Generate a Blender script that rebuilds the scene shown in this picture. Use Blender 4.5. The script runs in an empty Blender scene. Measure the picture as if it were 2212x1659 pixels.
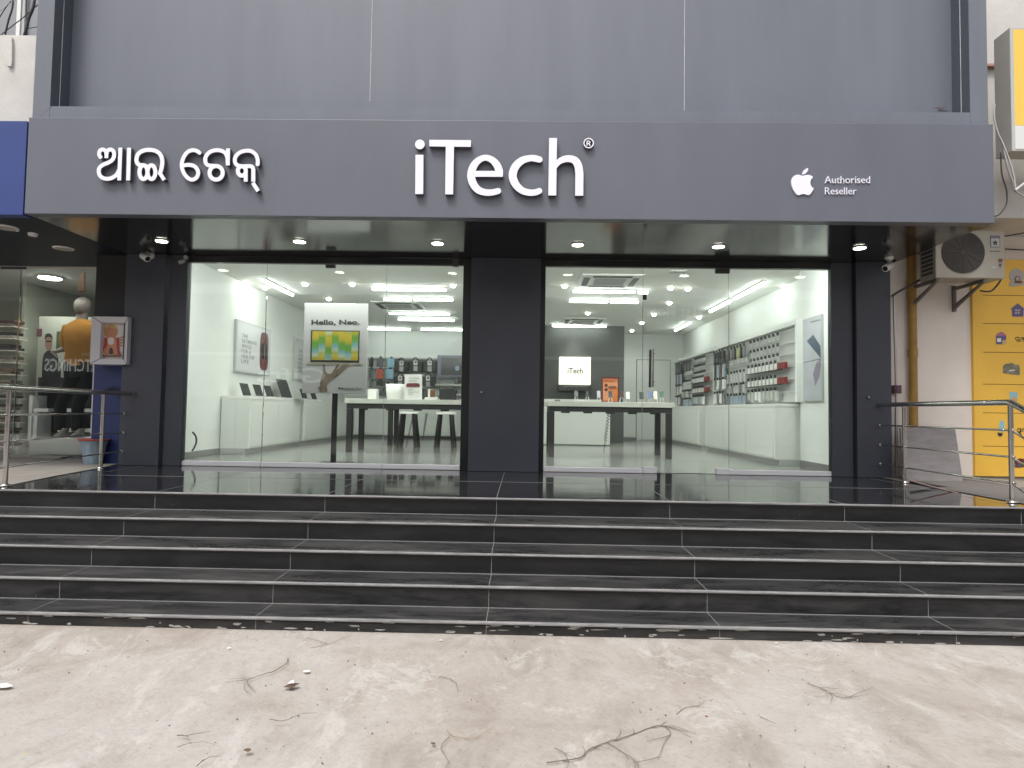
import bpy, bmesh, math, random
import numpy as np
from mathutils import Vector, Matrix
random.seed(7)
SC = bpy.context.scene
COL = SC.collection
R = math.radians
# ------------------------------------------------------------ camera
F = 1370.0; PS = math.atan(24/F); TH = math.atan(59/F); RO = .0152
fw = Vector((-math.sin(PS)*math.cos(TH), math.cos(PS)*math.cos(TH), math.sin(TH)))
r0 = Vector((math.cos(PS), math.sin(PS), 0)); u0 = r0.cross(fw)
rt = r0*math.cos(RO)+u0*math.sin(RO); up = u0*math.cos(RO)-r0*math.sin(RO)
CAM = Vector((0, 0, 1.405))
cd = bpy.data.cameras.new('camera'); cam = bpy.data.objects.new('camera', cd); COL.objects.link(cam)
cd.sensor_width = 36; cd.lens = F/2212*36; cd.clip_start = .05; cd.clip_end = 600
m = Matrix((rt, up, -fw)).transposed().to_4x4(); m.translation = CAM; cam.matrix_world = m
SC.camera = cam
# ------------------------------------------------------------ sky, sun, exposure
W = bpy.data.worlds.new('World'); SC.world = W; W.use_nodes = True
wn = W.node_tree; bg = wn.nodes['Background']; bg.inputs[1].default_value = .15
sky = wn.nodes.new('ShaderNodeTexSky'); sky.sky_type = 'NISHITA'; sky.sun_disc = False
sky.sun_elevation = R(62); sky.sun_rotation = R(200); sky.dust_density = 5; sky.air_density = 1.0; sky.ozone_density = 1
hs = wn.nodes.new('ShaderNodeHueSaturation'); hs.inputs['Saturation'].default_value = .22
wn.links.new(sky.outputs[0], hs.inputs['Color']); wn.links.new(hs.outputs[0], bg.inputs[0])
sd = bpy.data.lights.new('sun', 'SUN'); sun = bpy.data.objects.new('sun', sd); COL.objects.link(sun)
sd.energy = 1.5; sd.angle = R(14); sd.color = (1, .965, .91)
sdir = Vector((.30, .52, -1.0))
sun.rotation_euler = sdir.to_track_quat('-Z', 'Y').to_euler()
vs = SC.view_settings; vs.view_transform = 'Standard'; vs.look = 'None'; vs.gamma = 1; vs.exposure = .35
cy = SC.cycles; cy.max_bounces = 9; cy.transparent_max_bounces = 16; cy.diffuse_bounces = 4; cy.glossy_bounces = 5
cy.sample_clamp_indirect = 6; cy.use_denoising = True; cy.caustics_reflective = False; cy.caustics_refractive = False
cy.use_light_tree = True

# ------------------------------------------------------------ helpers
def P(px, py, X=None, Y=None, Z=None):
    """a point of the 2212-wide photograph laid on a world plane"""
    d = fw*F+rt*(px-1106)-up*(py-829.5)
    if X is not None: t = (X-CAM.x)/d.x
    elif Y is not None: t = (Y-CAM.y)/d.y
    else: t = (Z-CAM.z)/d.z
    return CAM+d*t

def RX(px0, py0, px1, py1, Y):
    a = P(px0, (py0+py1)/2, Y=Y); b = P(px1, (py0+py1)/2, Y=Y); c = P((px0+px1)/2, py0, Y=Y); d = P((px0+px1)/2, py1, Y=Y)
    return a.x, b.x, d.z, c.z

def wl(o):
    v = Vector((0, 0, 0))
    while o: v = v+o.location; o = o.parent
    return v

def tag(o, label=None, cat=None, group=None, kind=None):
    if label: o['label'] = label
    if cat: o['category'] = cat
    if group: o['group'] = group
    if kind: o['kind'] = kind
    return o

def T(name, label, cat, loc, group=None):
    o = bpy.data.objects.new(name, None); COL.objects.link(o); o.location = Vector(loc)
    o.empty_display_size = .1
    return tag(o, label, cat, group)

def copy_tree(o, parent=None):
    c = o.copy(); COL.objects.link(c); c.parent = parent
    for ch in list(o.children): copy_tree(ch, c)
    return c

class MB:
    def __init__(s): s.v = []; s.f = []; s.sm = []
    def add(s, vs, fs, smooth=False):
        n = len(s.v); s.v += [tuple(v) for v in vs]; s.f += [tuple(i+n for i in f) for f in fs]; s.sm += [smooth]*len(fs); return s
    def box(s, x0, x1, y0, y1, z0, z1):
        x0, x1 = sorted((x0, x1)); y0, y1 = sorted((y0, y1)); z0, z1 = sorted((z0, z1))
        v = [(x, y, z) for z in (z0, z1) for y in (y0, y1) for x in (x0, x1)]
        return s.add(v, [(0, 2, 3, 1), (4, 5, 7, 6), (0, 1, 5, 4), (2, 6, 7, 3), (0, 4, 6, 2), (1, 3, 7, 5)])
    def prism(s, pts, d):
        """polygon of 3D points (ccw seen from the front) extruded by vector d"""
        n = len(pts); pts = [Vector(p) for p in pts]; d = Vector(d)
        v = pts+[p+d for p in pts]
        fs = [tuple(range(n)), tuple(reversed(range(n, 2*n)))]
        fs += [(i, i+n, (i+1) % n+n, (i+1) % n) for i in range(n)]
        return s.add(v, fs)
    def tube(s, pts, r, n=10, cap=True):
        pts = [Vector(p) for p in pts]; k = len(pts)
        rs = r if isinstance(r, (list, tuple)) else [r]*k
        vs = []; a = None
        for i, p in enumerate(pts):
            t = (pts[min(i+1, k-1)]-pts[max(i-1, 0)]).normalized()
            if a is None:
                a = t.cross(Vector((0, 0, 1)))
                if a.length < .05: a = t.cross(Vector((0, 1, 0)))
            a = (a-t*a.dot(t)).normalized(); b = t.cross(a)
            for j in range(n):
                q = 2*math.pi*j/n; vs.append(p+(a*math.cos(q)+b*math.sin(q))*rs[i])
        fs = [(i*n+j, i*n+(j+1) % n, (i+1)*n+(j+1) % n, (i+1)*n+j) for i in range(k-1) for j in range(n)]
        s.add(vs, fs, True)
        if cap:
            s.add(vs[:n], [tuple(reversed(range(n)))]); s.add(vs[-n:], [tuple(range(n))])
        return s
    def cyl(s, a, b, r, n=20): return s.tube([a, b], r, n)
    def loft(s, rings, n=18, cap=True):
        """rings: (cx,cy,cz,rx,ry) horizontal ellipses"""
        vs = []
        for cx, cy_, cz, rx, ry in rings:
            for j in range(n):
                q = 2*math.pi*j/n; vs.append((cx+rx*math.cos(q), cy_+ry*math.sin(q), cz))
        k = len(rings)
        fs = [(i*n+j, i*n+(j+1) % n, (i+1)*n+(j+1) % n, (i+1)*n+j) for i in range(k-1) for j in range(n)]
        s.add(vs, fs, True)
        if cap:
            s.add(vs[:n], [tuple(reversed(range(n)))]); s.add(vs[-n:], [tuple(range(n))])
        return s
    def build(s, name, mt, parent=None, bevel=0, origin=None):
        me = bpy.data.meshes.new(name)
        if parent is not None: o_ = wl(parent)
        elif origin is not None: o_ = Vector(origin)
        else:
            a = np.array(s.v); mn = a.min(0); mx = a.max(0); o_ = Vector(((mn[0]+mx[0])/2, (mn[1]+mx[1])/2, mn[2]))
        me.from_pydata([tuple(Vector(v)-o_) for v in s.v], [], s.f)
        me.polygons.foreach_set('use_smooth', s.sm); me.update()
        bm = bmesh.new(); bm.from_mesh(me); bmesh.ops.recalc_face_normals(bm, faces=bm.faces); bm.to_mesh(me); bm.free()
        me.materials.append(mt)
        o = bpy.data.objects.new(name, me); COL.objects.link(o)
        if parent is not None: o.parent = parent
        else: o.location = o_
        if bevel:
            b = o.modifiers.new('bevel', 'BEVEL'); b.width = bevel; b.segments = 2; b.limit_method = 'ANGLE'
        return o

def box(name, mt, b, parent=None, bevel=0): return MB().box(*b).build(name, mt, parent, bevel)

# --- flat lettering: polygons / strokes / font text, extruded on any plane
def spline(pts, k=6, closed=False):
    n = len(pts); out = []
    rng = range(n) if closed else range(n-1)
    for i in rng:
        p = [np.array(pts[(i+j) % n] if closed else pts[min(max(i+j, 0), n-1)], float) for j in (-1, 0, 1, 2)]
        for q in range(k):
            t = q/k
            out.append(.5*((2*p[1])+(-p[0]+p[2])*t+(2*p[0]-5*p[1]+4*p[2]-p[3])*t*t+(-p[0]+3*p[1]-3*p[2]+p[3])*t**3))
    if not closed: out.append(np.array(pts[-1], float))
    return out

def sd_stroke(X, Y, pts, w, butt=(False, False)):
    """pts (x,y[,half-width]); returns signed distance"""
    pts = [tuple(p)+((w/2,) if len(p) == 2 else ()) for p in pts]
    out = np.full(X.shape, 1e9)
    for i in range(len(pts)-1):
        ax, ay, ra = pts[i]; bx_, by, rb = pts[i+1]
        dx, dy = bx_-ax, by-ay; L2 = dx*dx+dy*dy
        if L2 < 1e-9: continue
        L = math.sqrt(L2)
        t0 = ((X-ax)*dx+(Y-ay)*dy)/L2; t = np.clip(t0, 0, 1)
        d = np.hypot(X-ax-t*dx, Y-ay-t*dy)-(ra+(rb-ra)*t)
        if i == 0 and butt[0]: d = np.maximum(d, -t0*L)
        if i == len(pts)-2 and butt[1]: d = np.maximum(d, (t0-1)*L)
        out = np.minimum(out, d)
    return out

def sd_poly(X, Y, poly):
    n = len(poly); d = np.full(X.shape, 1e9); ins = np.zeros(X.shape, bool)
    for i in range(n):
        ax, ay = poly[i]; bx_, by = poly[(i+1) % n]
        dx, dy = bx_-ax, by-ay; t = np.clip(((X-ax)*dx+(Y-ay)*dy)/(dx*dx+dy*dy+1e-12), 0, 1)
        d = np.minimum(d, np.hypot(X-ax-t*dx, Y-ay-t*dy))
        if dy != 0:
            c = ((ay > Y) != (by > Y)) & (X < dx*(Y-ay)/dy+ax); ins ^= c
    return np.where(ins, -d, d)

def contours(fn, x0, y0, x1, y1, h):
    xs = np.arange(x0, x1+h, h); ys = np.arange(y0, y1+h, h)
    X, Y = np.meshgrid(xs, ys); G = fn(X, Y); G = np.where(np.abs(G) < 1e-6, 1e-6, G)
    S = G < 0
    c = S[:-1, :-1].astype(int)+S[:-1, 1:]+S[1:, :-1]+S[1:, 1:]
    nxt = {}; pos = {}
    def E(i, j, k):   # k=0 horizontal edge (i,j)-(i,j+1), k=1 vertical edge (i,j)-(i+1,j)
        key = (i, j, k)
        if key not in pos:
            a = G[i, j]; b = G[i, j+1] if k == 0 else G[i+1, j]; t = a/(a-b)
            pos[key] = (xs[j]+(h*t if k == 0 else 0), ys[i]+(h*t if k == 1 else 0))
        return key
    for i, j in zip(*np.where((c > 0) & (c < 4))):
        s00, s01, s11, s10 = S[i, j], S[i, j+1], S[i+1, j+1], S[i+1, j]
        ed = []
        if s00 != s01: ed.append((E(i, j, 0), s00))
        if s01 != s11: ed.append((E(i, j+1, 1), s01))
        if s11 != s10: ed.append((E(i+1, j, 0), s11))
        if s10 != s00: ed.append((E(i, j, 1), s10))
        # walking round the cell: leaving inside (True) pairs with the next edge
        n = len(ed)
        for q in range(n):
            if ed[q][1]: nxt[ed[q][0]] = ed[(q+1) % n][0]
    polys = []
    while nxt:
        k0 = next(iter(nxt)); k = k0; pl = []
        while k in nxt:
            pl.append(pos[k]); k = nxt.pop(k)
        if len(pl) > 4: polys.append(pl)
    return polys

def fill(polys, depth, mp, name, mt, parent, bevel=0.0):
    """polys in the (a,b) plane; mp(a,b,c) -> world; c from 0 (back) to depth (front)"""
    cu = bpy.data.curves.new('tmp', 'CURVE'); cu.dimensions = '2D'; cu.fill_mode = 'BOTH'; cu.extrude = depth/2
    for pl in polys:
        sp = cu.splines.new('POLY'); sp.points.add(len(pl)-1)
        for i, p in enumerate(pl): sp.points[i].co = (p[0], p[1], 0, 1)
        sp.use_cyclic_u = True
    return curve_mesh(cu, depth, mp, name, mt, parent)

def curve_mesh(cu, depth, mp, name, mt, parent, scale=None):
    ob = bpy.data.objects.new('tmp', cu); COL.objects.link(ob)
    dg = bpy.context.evaluated_depsgraph_get(); dg.update()
    me = bpy.data.meshes.new_from_object(ob.evaluated_get(dg))
    bpy.data.objects.remove(ob); bpy.data.curves.remove(cu)
    vs = [v.co.copy() for v in me.vertices]
    if scale: vs = scale(vs)
    mb = MB(); mb.add([mp(v.x, v.y, v.z+depth/2) for v in vs], [tuple(p.vertices) for p in me.polygons])
    bpy.data.meshes.remove(me)
    return mb.build(name, mt, parent)

def onY(Y):      # plane facing the street, in world metres x,z
    return lambda a, b, c: Vector((a, Y-c, b))
def pxY(Y):      # display-pixel outline laid on the plane Y
    def f(a, b, c):
        p = P(a, b, Y=Y); return Vector((p.x, Y-c, p.z))
    return f
def frame3(o, u, v):
    o = Vector(o); u = Vector(u); v = Vector(v); n = u.normalized().cross(v.normalized())
    return lambda a, b, c: o+u*a+v*b+n*c

def text(s, mp, mt, depth, name, parent, w=1.0, h=1.0, bold=0):
    """font text squeezed into the unit box of mp (a 0..w, b 0..h)"""
    cu = bpy.data.curves.new('tmp', 'FONT'); cu.body = s; cu.extrude = .5; cu.size = 1; cu.offset = bold
    cu.resolution_u = 3
    def sc(vs):
        x0 = min(v.x for v in vs); x1 = max(v.x for v in vs); y0 = min(v.y for v in vs); y1 = max(v.y for v in vs)
        return [Vector(((v.x-x0)/(x1-x0)*w, (v.y-y0)/(y1-y0)*h, v.z*depth)) for v in vs]
    return curve_mesh(cu, depth, mp, name, mt, parent, sc)

def textY(s, px0, py0, px1, py1, Y, mt, name, parent, depth=.002, bold=0):
    a = P(px0, py1, Y=Y); b = P(px1, py1, Y=Y); c = P(px0, py0, Y=Y)
    return text(s, frame3(a, b-a, c-a), mt, depth, name, parent, bold=bold)

# ------------------------------------------------------------ materials
MATS = {}
def mat(name, col, rough=.5, metal=0, var=0, vs=6, bump=0, bs=60, emis=0, spec=.5, coat=0, stretch=(1, 1, 1), rv=0):
    if name in MATS: return MATS[name]
    m = bpy.data.materials.new(name); m.use_nodes = True; nt = m.node_tree; b = nt.nodes['Principled BSDF']
    b.inputs['Base Color'].default_value = (*col, 1); b.inputs['Roughness'].default_value = rough
    b.inputs['Metallic'].default_value = metal; b.inputs['Specular IOR Level'].default_value = spec
    b.inputs['Coat Weight'].default_value = coat
    if emis:
        b.inputs['Emission Color'].default_value = (*col, 1); b.inputs['Emission Strength'].default_value = emis
    tc = nt.nodes.new('ShaderNodeTexCoord'); mp = nt.nodes.new('ShaderNodeMapping'); nt.links.new(tc.outputs['Object'], mp.inputs[0])
    mp.inputs['Scale'].default_value = stretch
    if var or rv:
        n = nt.nodes.new('ShaderNodeTexNoise'); n.inputs['Scale'].default_value = vs; n.inputs['Detail'].default_value = 7; n.inputs['Roughness'].default_value = .6
        nt.links.new(mp.outputs[0], n.inputs['Vector'])
        if var:
            mr = nt.nodes.new('ShaderNodeMapRange'); nt.links.new(n.outputs[0], mr.inputs[0])
            mr.inputs[1].default_value = .3; mr.inputs[2].default_value = .7; mr.inputs[3].default_value = 1-var; mr.inputs[4].default_value = 1+var
            mx = nt.nodes.new('ShaderNodeVectorMath'); mx.operation = 'SCALE'; mx.inputs[0].default_value = col
            nt.links.new(mr.outputs[0], mx.inputs['Scale']); nt.links.new(mx.outputs[0], b.inputs['Base Color'])
        if rv:
            mr = nt.nodes.new('ShaderNodeMapRange'); nt.links.new(n.outputs[0], mr.inputs[0])
            mr.inputs[1].default_value = .3; mr.inputs[2].default_value = .75; mr.inputs[3].default_value = rough; mr.inputs[4].default_value = rough+rv
            nt.links.new(mr.outputs[0], b.inputs['Roughness'])
    if bump:
        n2 = nt.nodes.new('ShaderNodeTexNoise'); n2.inputs['Scale'].default_value = bs; n2.inputs['Detail'].default_value = 6
        nt.links.new(mp.outputs[0], n2.inputs['Vector'])
        bp = nt.nodes.new('ShaderNodeBump'); bp.inputs['Strength'].default_value = bump; bp.inputs['Distance'].default_value = .01
        nt.links.new(n2.outputs[0], bp.inputs['Height']); nt.links.new(bp.outputs[0], b.inputs['Normal'])
    MATS[name] = m; return m

def N(m, typ, **kw):
    n = m.node_tree.nodes.new(typ)
    for k, v in kw.items(): setattr(n, k, v)
    return n

def glass_mat(name, tint, ior=1.45):
    m = bpy.data.materials.new(name); m.use_nodes = True; nt = m.node_tree; nt.nodes.clear()
    o = nt.nodes.new('ShaderNodeOutputMaterial'); mx = nt.nodes.new('ShaderNodeMixShader')
    t = nt.nodes.new('ShaderNodeBsdfTransparent'); t.inputs[0].default_value = (*tint, 1)
    g = nt.nodes.new('ShaderNodeBsdfGlossy'); g.inputs['Roughness'].default_value = .0; g.inputs[0].default_value = (1, 1, 1, 1)
    fr = nt.nodes.new('ShaderNodeFresnel'); fr.inputs[0].default_value = ior
    nt.links.new(fr.outputs[0], mx.inputs[0]); nt.links.new(t.outputs[0], mx.inputs[1]); nt.links.new(g.outputs[0], mx.inputs[2])
    nt.links.new(mx.outputs[0], o.inputs[0]); return m

def concrete_mat():
    m = bpy.data.materials.new('cast_concrete'); m.use_nodes = True; nt = m.node_tree; b = nt.nodes['Principled BSDF']; L = nt.links.new
    tc = N(m, 'ShaderNodeTexCoord'); 
    def noise(s, d=8, r=.6, st=(1, 1, 1), w=0):
        mp = N(m, 'ShaderNodeMapping'); L(tc.outputs['Object'], mp.inputs[0]); mp.inputs['Scale'].default_value = st
        mp.inputs['Rotation'].default_value = (0, 0, .6)
        n = N(m, 'ShaderNodeTexNoise'); n.inputs['Scale'].default_value = s; n.inputs['Detail'].default_value = d; n.inputs['Roughness'].default_value = r
        n.inputs['Distortion'].default_value = w
        L(mp.outputs[0], n.inputs['Vector']); return n
    def ramp(src, *st):
        r = N(m, 'ShaderNodeValToRGB'); L(src.outputs[0], r.inputs[0]); e = r.color_ramp.elements
        while len(e) < len(st): e.new(.5)
        for i, (p, c) in enumerate(st): e[i].position = p; e[i].color = (*c, 1) if len(c) == 3 else c
        return r
    def mixc(a, bb, f, mode='MIX'):
        x = N(m, 'ShaderNodeMix', data_type='RGBA', blend_type=mode)
        if isinstance(f, float): x.inputs[0].default_value = f
        else: L(f, x.inputs[0])
        for i, q in ((6, a), (7, bb)):
            if isinstance(q, tuple): x.inputs[i].default_value = (*q, 1)
            else: L(q, x.inputs[i])
        return x.outputs[2]
    big = ramp(noise(.6, 9, .66, w=.5), (.30, (.335, .300, .268)), (.47, (.380, .350, .322)), (.60, (.430, .408, .385)), (.75, (.465, .450, .435)))
    mid = ramp(noise(3.2, 10, .68, (1, .55, 1), .8), (.30, (.78, .755, .72)), (.48, (.99, .975, .96)), (.70, (1.10, 1.11, 1.11)))
    c = mixc(big.outputs[0], mid.outputs[0], 1.0, 'MULTIPLY')
    white = ramp(noise(2.6, 12, .78, (1, .6, 1), .7), (.53, (0, 0, 0)), (.60, (1, 1, 1)))
    f1 = N(m, 'ShaderNodeMath', operation='MULTIPLY'); L(white.outputs[0], f1.inputs[0]); f1.inputs[1].default_value = .55
    c = mixc(c, (.53, .515, .49), f1.outputs[0])
    brown = ramp(noise(1.1, 12, .78, (.6, 1.2, 1), 1.4), (.57, (0, 0, 0)), (.70, (1, 1, 1)))
    f2 = N(m, 'ShaderNodeMath', operation='MULTIPLY'); L(brown.outputs[0], f2.inputs[0]); f2.inputs[1].default_value = .6
    c = mixc(c, (.29, .235, .19), f2.outputs[0])
    fine = ramp(noise(42, 8, .75), (.30, (.80, .79, .77)), (.46, (1, 1, 1)), (.8, (1.07, 1.07, 1.07)))
    c = mixc(c, fine.outputs[0], 1.0, 'MULTIPLY')
    spk = ramp(noise(30, 5, .6, (1, .5, 1)), (.275, (.5, .46, .42)), (.31, (1, 1, 1)))
    c = mixc(c, spk.outputs[0], 1.0, 'MULTIPLY')
    # faint curved wheel scuffs
    wv = N(m, 'ShaderNodeTexWave', wave_type='RINGS', rings_direction='Z'); wv.inputs['Scale'].default_value = .33; wv.inputs['Distortion'].default_value = 3.5; wv.inputs['Detail'].default_value = 3; wv.inputs['Detail Scale'].default_value = .6
    L(tc.outputs['Object'], wv.inputs['Vector'])
    w2 = ramp(wv, (0.0, (.965, .96, .955)), (.03, (1, 1, 1)))
    c = mixc(c, w2.outputs[0], 1.0, 'MULTIPLY')
    L(c, b.inputs['Base Color']); b.inputs['Roughness'].default_value = .9; b.inputs['Specular IOR Level'].default_value = .2
    bp = N(m, 'ShaderNodeBump'); bp.inputs['Strength'].default_value = .5; bp.inputs['Distance'].default_value = .012
    L(noise(26, 10, .7).outputs[0], bp.inputs['Height'])
    bp2 = N(m, 'ShaderNodeBump'); bp2.inputs['Strength'].default_value = .35; bp2.inputs['Distance'].default_value = .05
    L(noise(3.5, 6, .6).outputs[0], bp2.inputs['Height']); L(bp.outputs[0], bp2.inputs['Normal']); L(bp2.outputs[0], b.inputs['Normal'])
    return m

def granite_mat(name, dust, rough, base=(.013, .0135, .0155)):
    m = bpy.data.materials.new(name); m.use_nodes = True; nt = m.node_tree; b = nt.nodes['Principled BSDF']; L = nt.links.new
    tc = N(m, 'ShaderNodeTexCoord')
    def noise(s, d, r, st, w=0):
        mp = N(m, 'ShaderNodeMapping'); L(tc.outputs['Object'], mp.inputs[0]); mp.inputs['Scale'].default_value = st
        n = N(m, 'ShaderNodeTexNoise'); n.inputs['Scale'].default_value = s; n.inputs['Detail'].default_value = d; n.inputs['Roughness'].default_value = r; n.inputs['Distortion'].default_value = w
        L(mp.outputs[0], n.inputs['Vector']); return n
    n1 = noise(2.6, 11, .72, (.55, 2.2, 2.6), .6)
    r1 = N(m, 'ShaderNodeValToRGB'); L(n1.outputs[0], r1.inputs[0]); e = r1.color_ramp.elements
    e[0].position = .42; e[0].color = (0, 0, 0, 1); e[1].position = .78; e[1].color = (1, 1, 1, 1)
    f = N(m, 'ShaderNodeMath', operation='MULTIPLY'); L(r1.outputs[0], f.inputs[0]); f.inputs[1].default_value = dust
    x = N(m, 'ShaderNodeMix', data_type='RGBA'); L(f.outputs[0], x.inputs[0]); x.inputs[6].default_value = (*base, 1); x.inputs[7].default_value = (.16, .155, .15, 1)
    n2 = noise(55, 3, .5, (1, 1, 1))
    r2 = N(m, 'ShaderNodeValToRGB'); L(n2.outputs[0], r2.inputs[0]); e = r2.color_ramp.elements
    e[0].position = .745; e[0].color = (0, 0, 0, 1); e[1].position = .77; e[1].color = (1, 1, 1, 1)
    f3 = N(m, 'ShaderNodeMath', operation='MULTIPLY'); L(r2.outputs[0], f3.inputs[0]); f3.inputs[1].default_value = .7
    y = N(m, 'ShaderNodeMix', data_type='RGBA'); L(f3.outputs[0], y.inputs[0]); L(x.outputs[2], y.inputs[6]); y.inputs[7].default_value = (.42, .41, .39, 1)
    L(y.outputs[2], b.inputs['Base Color'])
    mr = N(m, 'ShaderNodeMapRange'); L(n1.outputs[0], mr.inputs[0]); mr.inputs[1].default_value = .35; mr.inputs[2].default_value = .75
    mr.inputs[3].default_value = rough; mr.inputs[4].default_value = rough+.28*min(1, dust*2.5); L(mr.outputs[0], b.inputs['Roughness'])
    return m

M_ground = concrete_mat()
M_gran = granite_mat('polished_black_granite', .13, .045)
M_tread = granite_mat('dusty_black_granite', .55, .22, (.020, .020, .021))
M_riser = granite_mat('black_granite_riser', .14, .33, (.011, .011, .012))
M_riser_low = granite_mat('scuffed_black_granite', .42, .3, (.013, .013, .014))
M_nose = mat('bare_granite_edge', (.25, .245, .245), .5, var=.4, vs=5, stretch=(1, 4, 20), bump=.3, bs=30)
M_grout = mat('pale_grout', (.24, .24, .235), .8)
M_acp = mat('grey_composite_panel', (.124, .132, .162), .42, var=.06, vs=1.6, stretch=(1.6, 1, .5), bump=.05, bs=300)
M_acp_up = mat('upper_composite_panel', (.152, .163, .197), .42, var=.07, vs=1.2, stretch=(2.5, 1, .35), bump=.05, bs=300)
M_pil = mat('pillar_composite_panel', (.052, .056, .072), .45, var=.10, vs=2.5, stretch=(1, 1, .5), bump=.08, bs=400)
M_soff = mat('glossy_dark_soffit', (.010, .011, .013), .11, spec=.9, rv=.04, vs=2)
M_seam = mat('white_seam', (.62, .62, .64), .6, var=.3, vs=9)
M_black = mat('black_frame', (.012, .013, .015), .35)
M_blackm = mat('matt_black', (.022, .022, .023), .6)
M_letter = mat('white_acrylic', (.83, .82, .90), .35, var=.02, vs=4)
M_letter.node_tree.nodes['Principled BSDF'].inputs['Emission Color'].default_value = (.85, .84, 1, 1)
M_side = mat('letter_return', (.10, .10, .115), .5)
M_glass = glass_mat('clear_glass', (.955, .975, .955))
M_edge = mat('glass_edge', (.34, .44, .39), .2)
M_alu = mat('bright_aluminium', (.84, .82, .84), .3, metal=.15, var=.05, vs=3, stretch=(1, 1, 12))
M_steel = mat('polished_steel', (.60, .58, .55), .16, metal=1, rv=.12, vs=14)
M_steel2 = mat('satin_steel', (.62, .58, .55), .35, metal=1)
M_wall = mat('white_paint', (.78, .80, .78), .7, var=.02, vs=2)
M_ceil = mat('ceiling_paint', (.84, .85, .82), .7)
M_floor = mat('grey_floor_tile', (.27, .275, .262), .2, var=.05, vs=3)
M_white = mat('white_laminate', (.77, .785, .76), .3)
M_white2 = mat('white_plastic', (.80, .80, .78), .35)
M_lgrey = mat('light_grey', (.48, .49, .48), .5)
M_grey = mat('mid_grey', (.22, .22, .22), .5)
M_dark = mat('dark_grey', (.055, .057, .058), .5)
M_darkwall = mat('charcoal_wall', (.105, .108, .108), .6, var=.05, vs=2)
M_tube = mat('lit_tube', (.93, 1, .96), .5, emis=16)
M_down = mat('lit_downlight', (1, .97, .86), .5, emis=30)
M_ext = mat('lit_soffit_lamp', (1, .96, .82), .5, emis=16)
M_box = mat('lit_sign_face', (1, .99, .90), .5, emis=.62)
M_red = mat('red_box', (.21, .028, .028), .5)
M_redc = mat('coral_case', (.55, .13, .09), .5)
M_lblue = mat('light_blue_case', (.33, .55, .68), .5)
M_brown = mat('brown_leather', (.20, .085, .035), .5)
M_orange = mat('orange_print', (.62, .19, .06), .45, var=.15, vs=4)
M_maroon = mat('maroon_watch_print', (.14, .03, .035), .35)
M_screen = mat('dark_screen', (.015, .016, .018), .12)
M_blue = mat('blue_panel', (.030, .055, .21), .42, var=.06, vs=2)
M_bluep = mat('blue_pillar_paint', (.018, .032, .125), .5, var=.15, vs=5)
M_navy = mat('navy_soffit', (.008, .011, .020), .5, spec=.2)
M_plaster = mat('weathered_white_plaster', (.60, .58, .55), .85, var=.10, vs=2.2, bump=.3, bs=25)
M_beige = mat('beige_plaster', (.78, .71, .65), .85, var=.06, vs=2, bump=.15, bs=30)
M_yellow = mat('yellow_shutter_paint', (.84, .50, .07), .5, var=.04, vs=3)
M_yellow2 = mat('yellow_sign_film', (.84, .56, .10), .4)
M_pipe = mat('ochre_pipe', (.33, .19, .04), .5, var=.25, vs=8)
M_cable = mat('black_cable', (.03, .028, .03), .5)
M_cablew = mat('grey_white_cable', (.50, .48, .47), .5)
M_slab = mat('grey_stone_slab', (.23, .21, .21), .75, var=.18, vs=7, bump=.25, bs=30, stretch=(.6, 1, 2.5))
M_ac = mat('aged_appliance_enamel', (.40, .37, .31), .5, var=.06, vs=4)
M_skin = mat('mannequin_grey', (.26, .225, .20), .5)
M_shirt = mat('orange_shirt_cloth', (.42, .18, .02), .85, var=.08, vs=12)
M_cloth = mat('black_cloth', (.012, .012, .014), .9)

# =================================================================== SETTING
Z0 = .67; RIS = .147
YE = [5.39, 4.975, 4.61, 4.30, 4.03]     # nosing depth of platform and each step
XL, XR = -9.5, 9.5
def ground_mesh():
    xs = [-60, -30, -14]+[x*.5 for x in range(-16, 17)]+[14, 30, 60]; ys = [-60, -30, -12, -4, -1]+[y*.25 for y in range(0, 25)]+[12, 30, 60]
    v = []
    for y in ys:
        for x in xs:
            z = .012*math.sin(x*1.3+y*2.1)+.008*math.sin(x*3.1-y*1.7) if (abs(x) < 8 and 0 < y < 4) else 0
            v.append((x, y, z-.002))
    n = len(xs)
    return MB().add(v, [(j*n+i, j*n+i+1, (j+1)*n+i+1, (j+1)*n+i) for j in range(len(ys)-1) for i in range(n-1)], True)
g = ground_mesh().build('ground', M_ground, origin=(0, 0, 0)); tag(g, kind='structure')

# ---- entrance steps, one part per step
st = T('entrance_steps', 'wide black polished granite entrance steps with pale nosing lines', 'steps', (0, 5, 0))
xj = [-.21+1.462*k for k in range(-6, 7)]
nst = []
for i in range(5):
    zt = Z0-RIS*i; y0 = YE[i]; yb = YE[i-1] if i else 8.0
    zb = zt-RIS if i < 4 else -.03
    tread_y1 = yb+.03 if i else 8.02
    p = MB().box(XL, XR, y0+.028, tread_y1, zt-.03, zt-.001).build('platform_top' if i == 0 else 'tread', M_gran if i == 0 else M_tread, st)
    MB().box(XL, XR, y0+.024, y0+.06, zb, zt-.031).build('riser', M_riser_low if i >= 3 else M_riser, st)
    MB().box(XL, XR, y0-.002, y0+.027, zt-.014, zt+.001).build('nosing', M_nose, p, bevel=.004)
    gm = MB()
    for x in xj:
        gm.box(x-.0018, x+.0018, y0+.028, (yb+.022 if i else 7.7), zt-.004, zt+.0006)
        gm.box(x-.0018, x+.0018, y0+.0215, y0+.026, max(zb, 0), zt-.019)
    if i: gm.box(XL, XR, yb+.018, yb+.0235, zt-.004, zt+.003)
    if i == 0: gm.box(XL, XR, 6.63, 6.6335, zt-.004, zt+.0006)
    gm.build('grout_line', M_grout, p)
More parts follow.
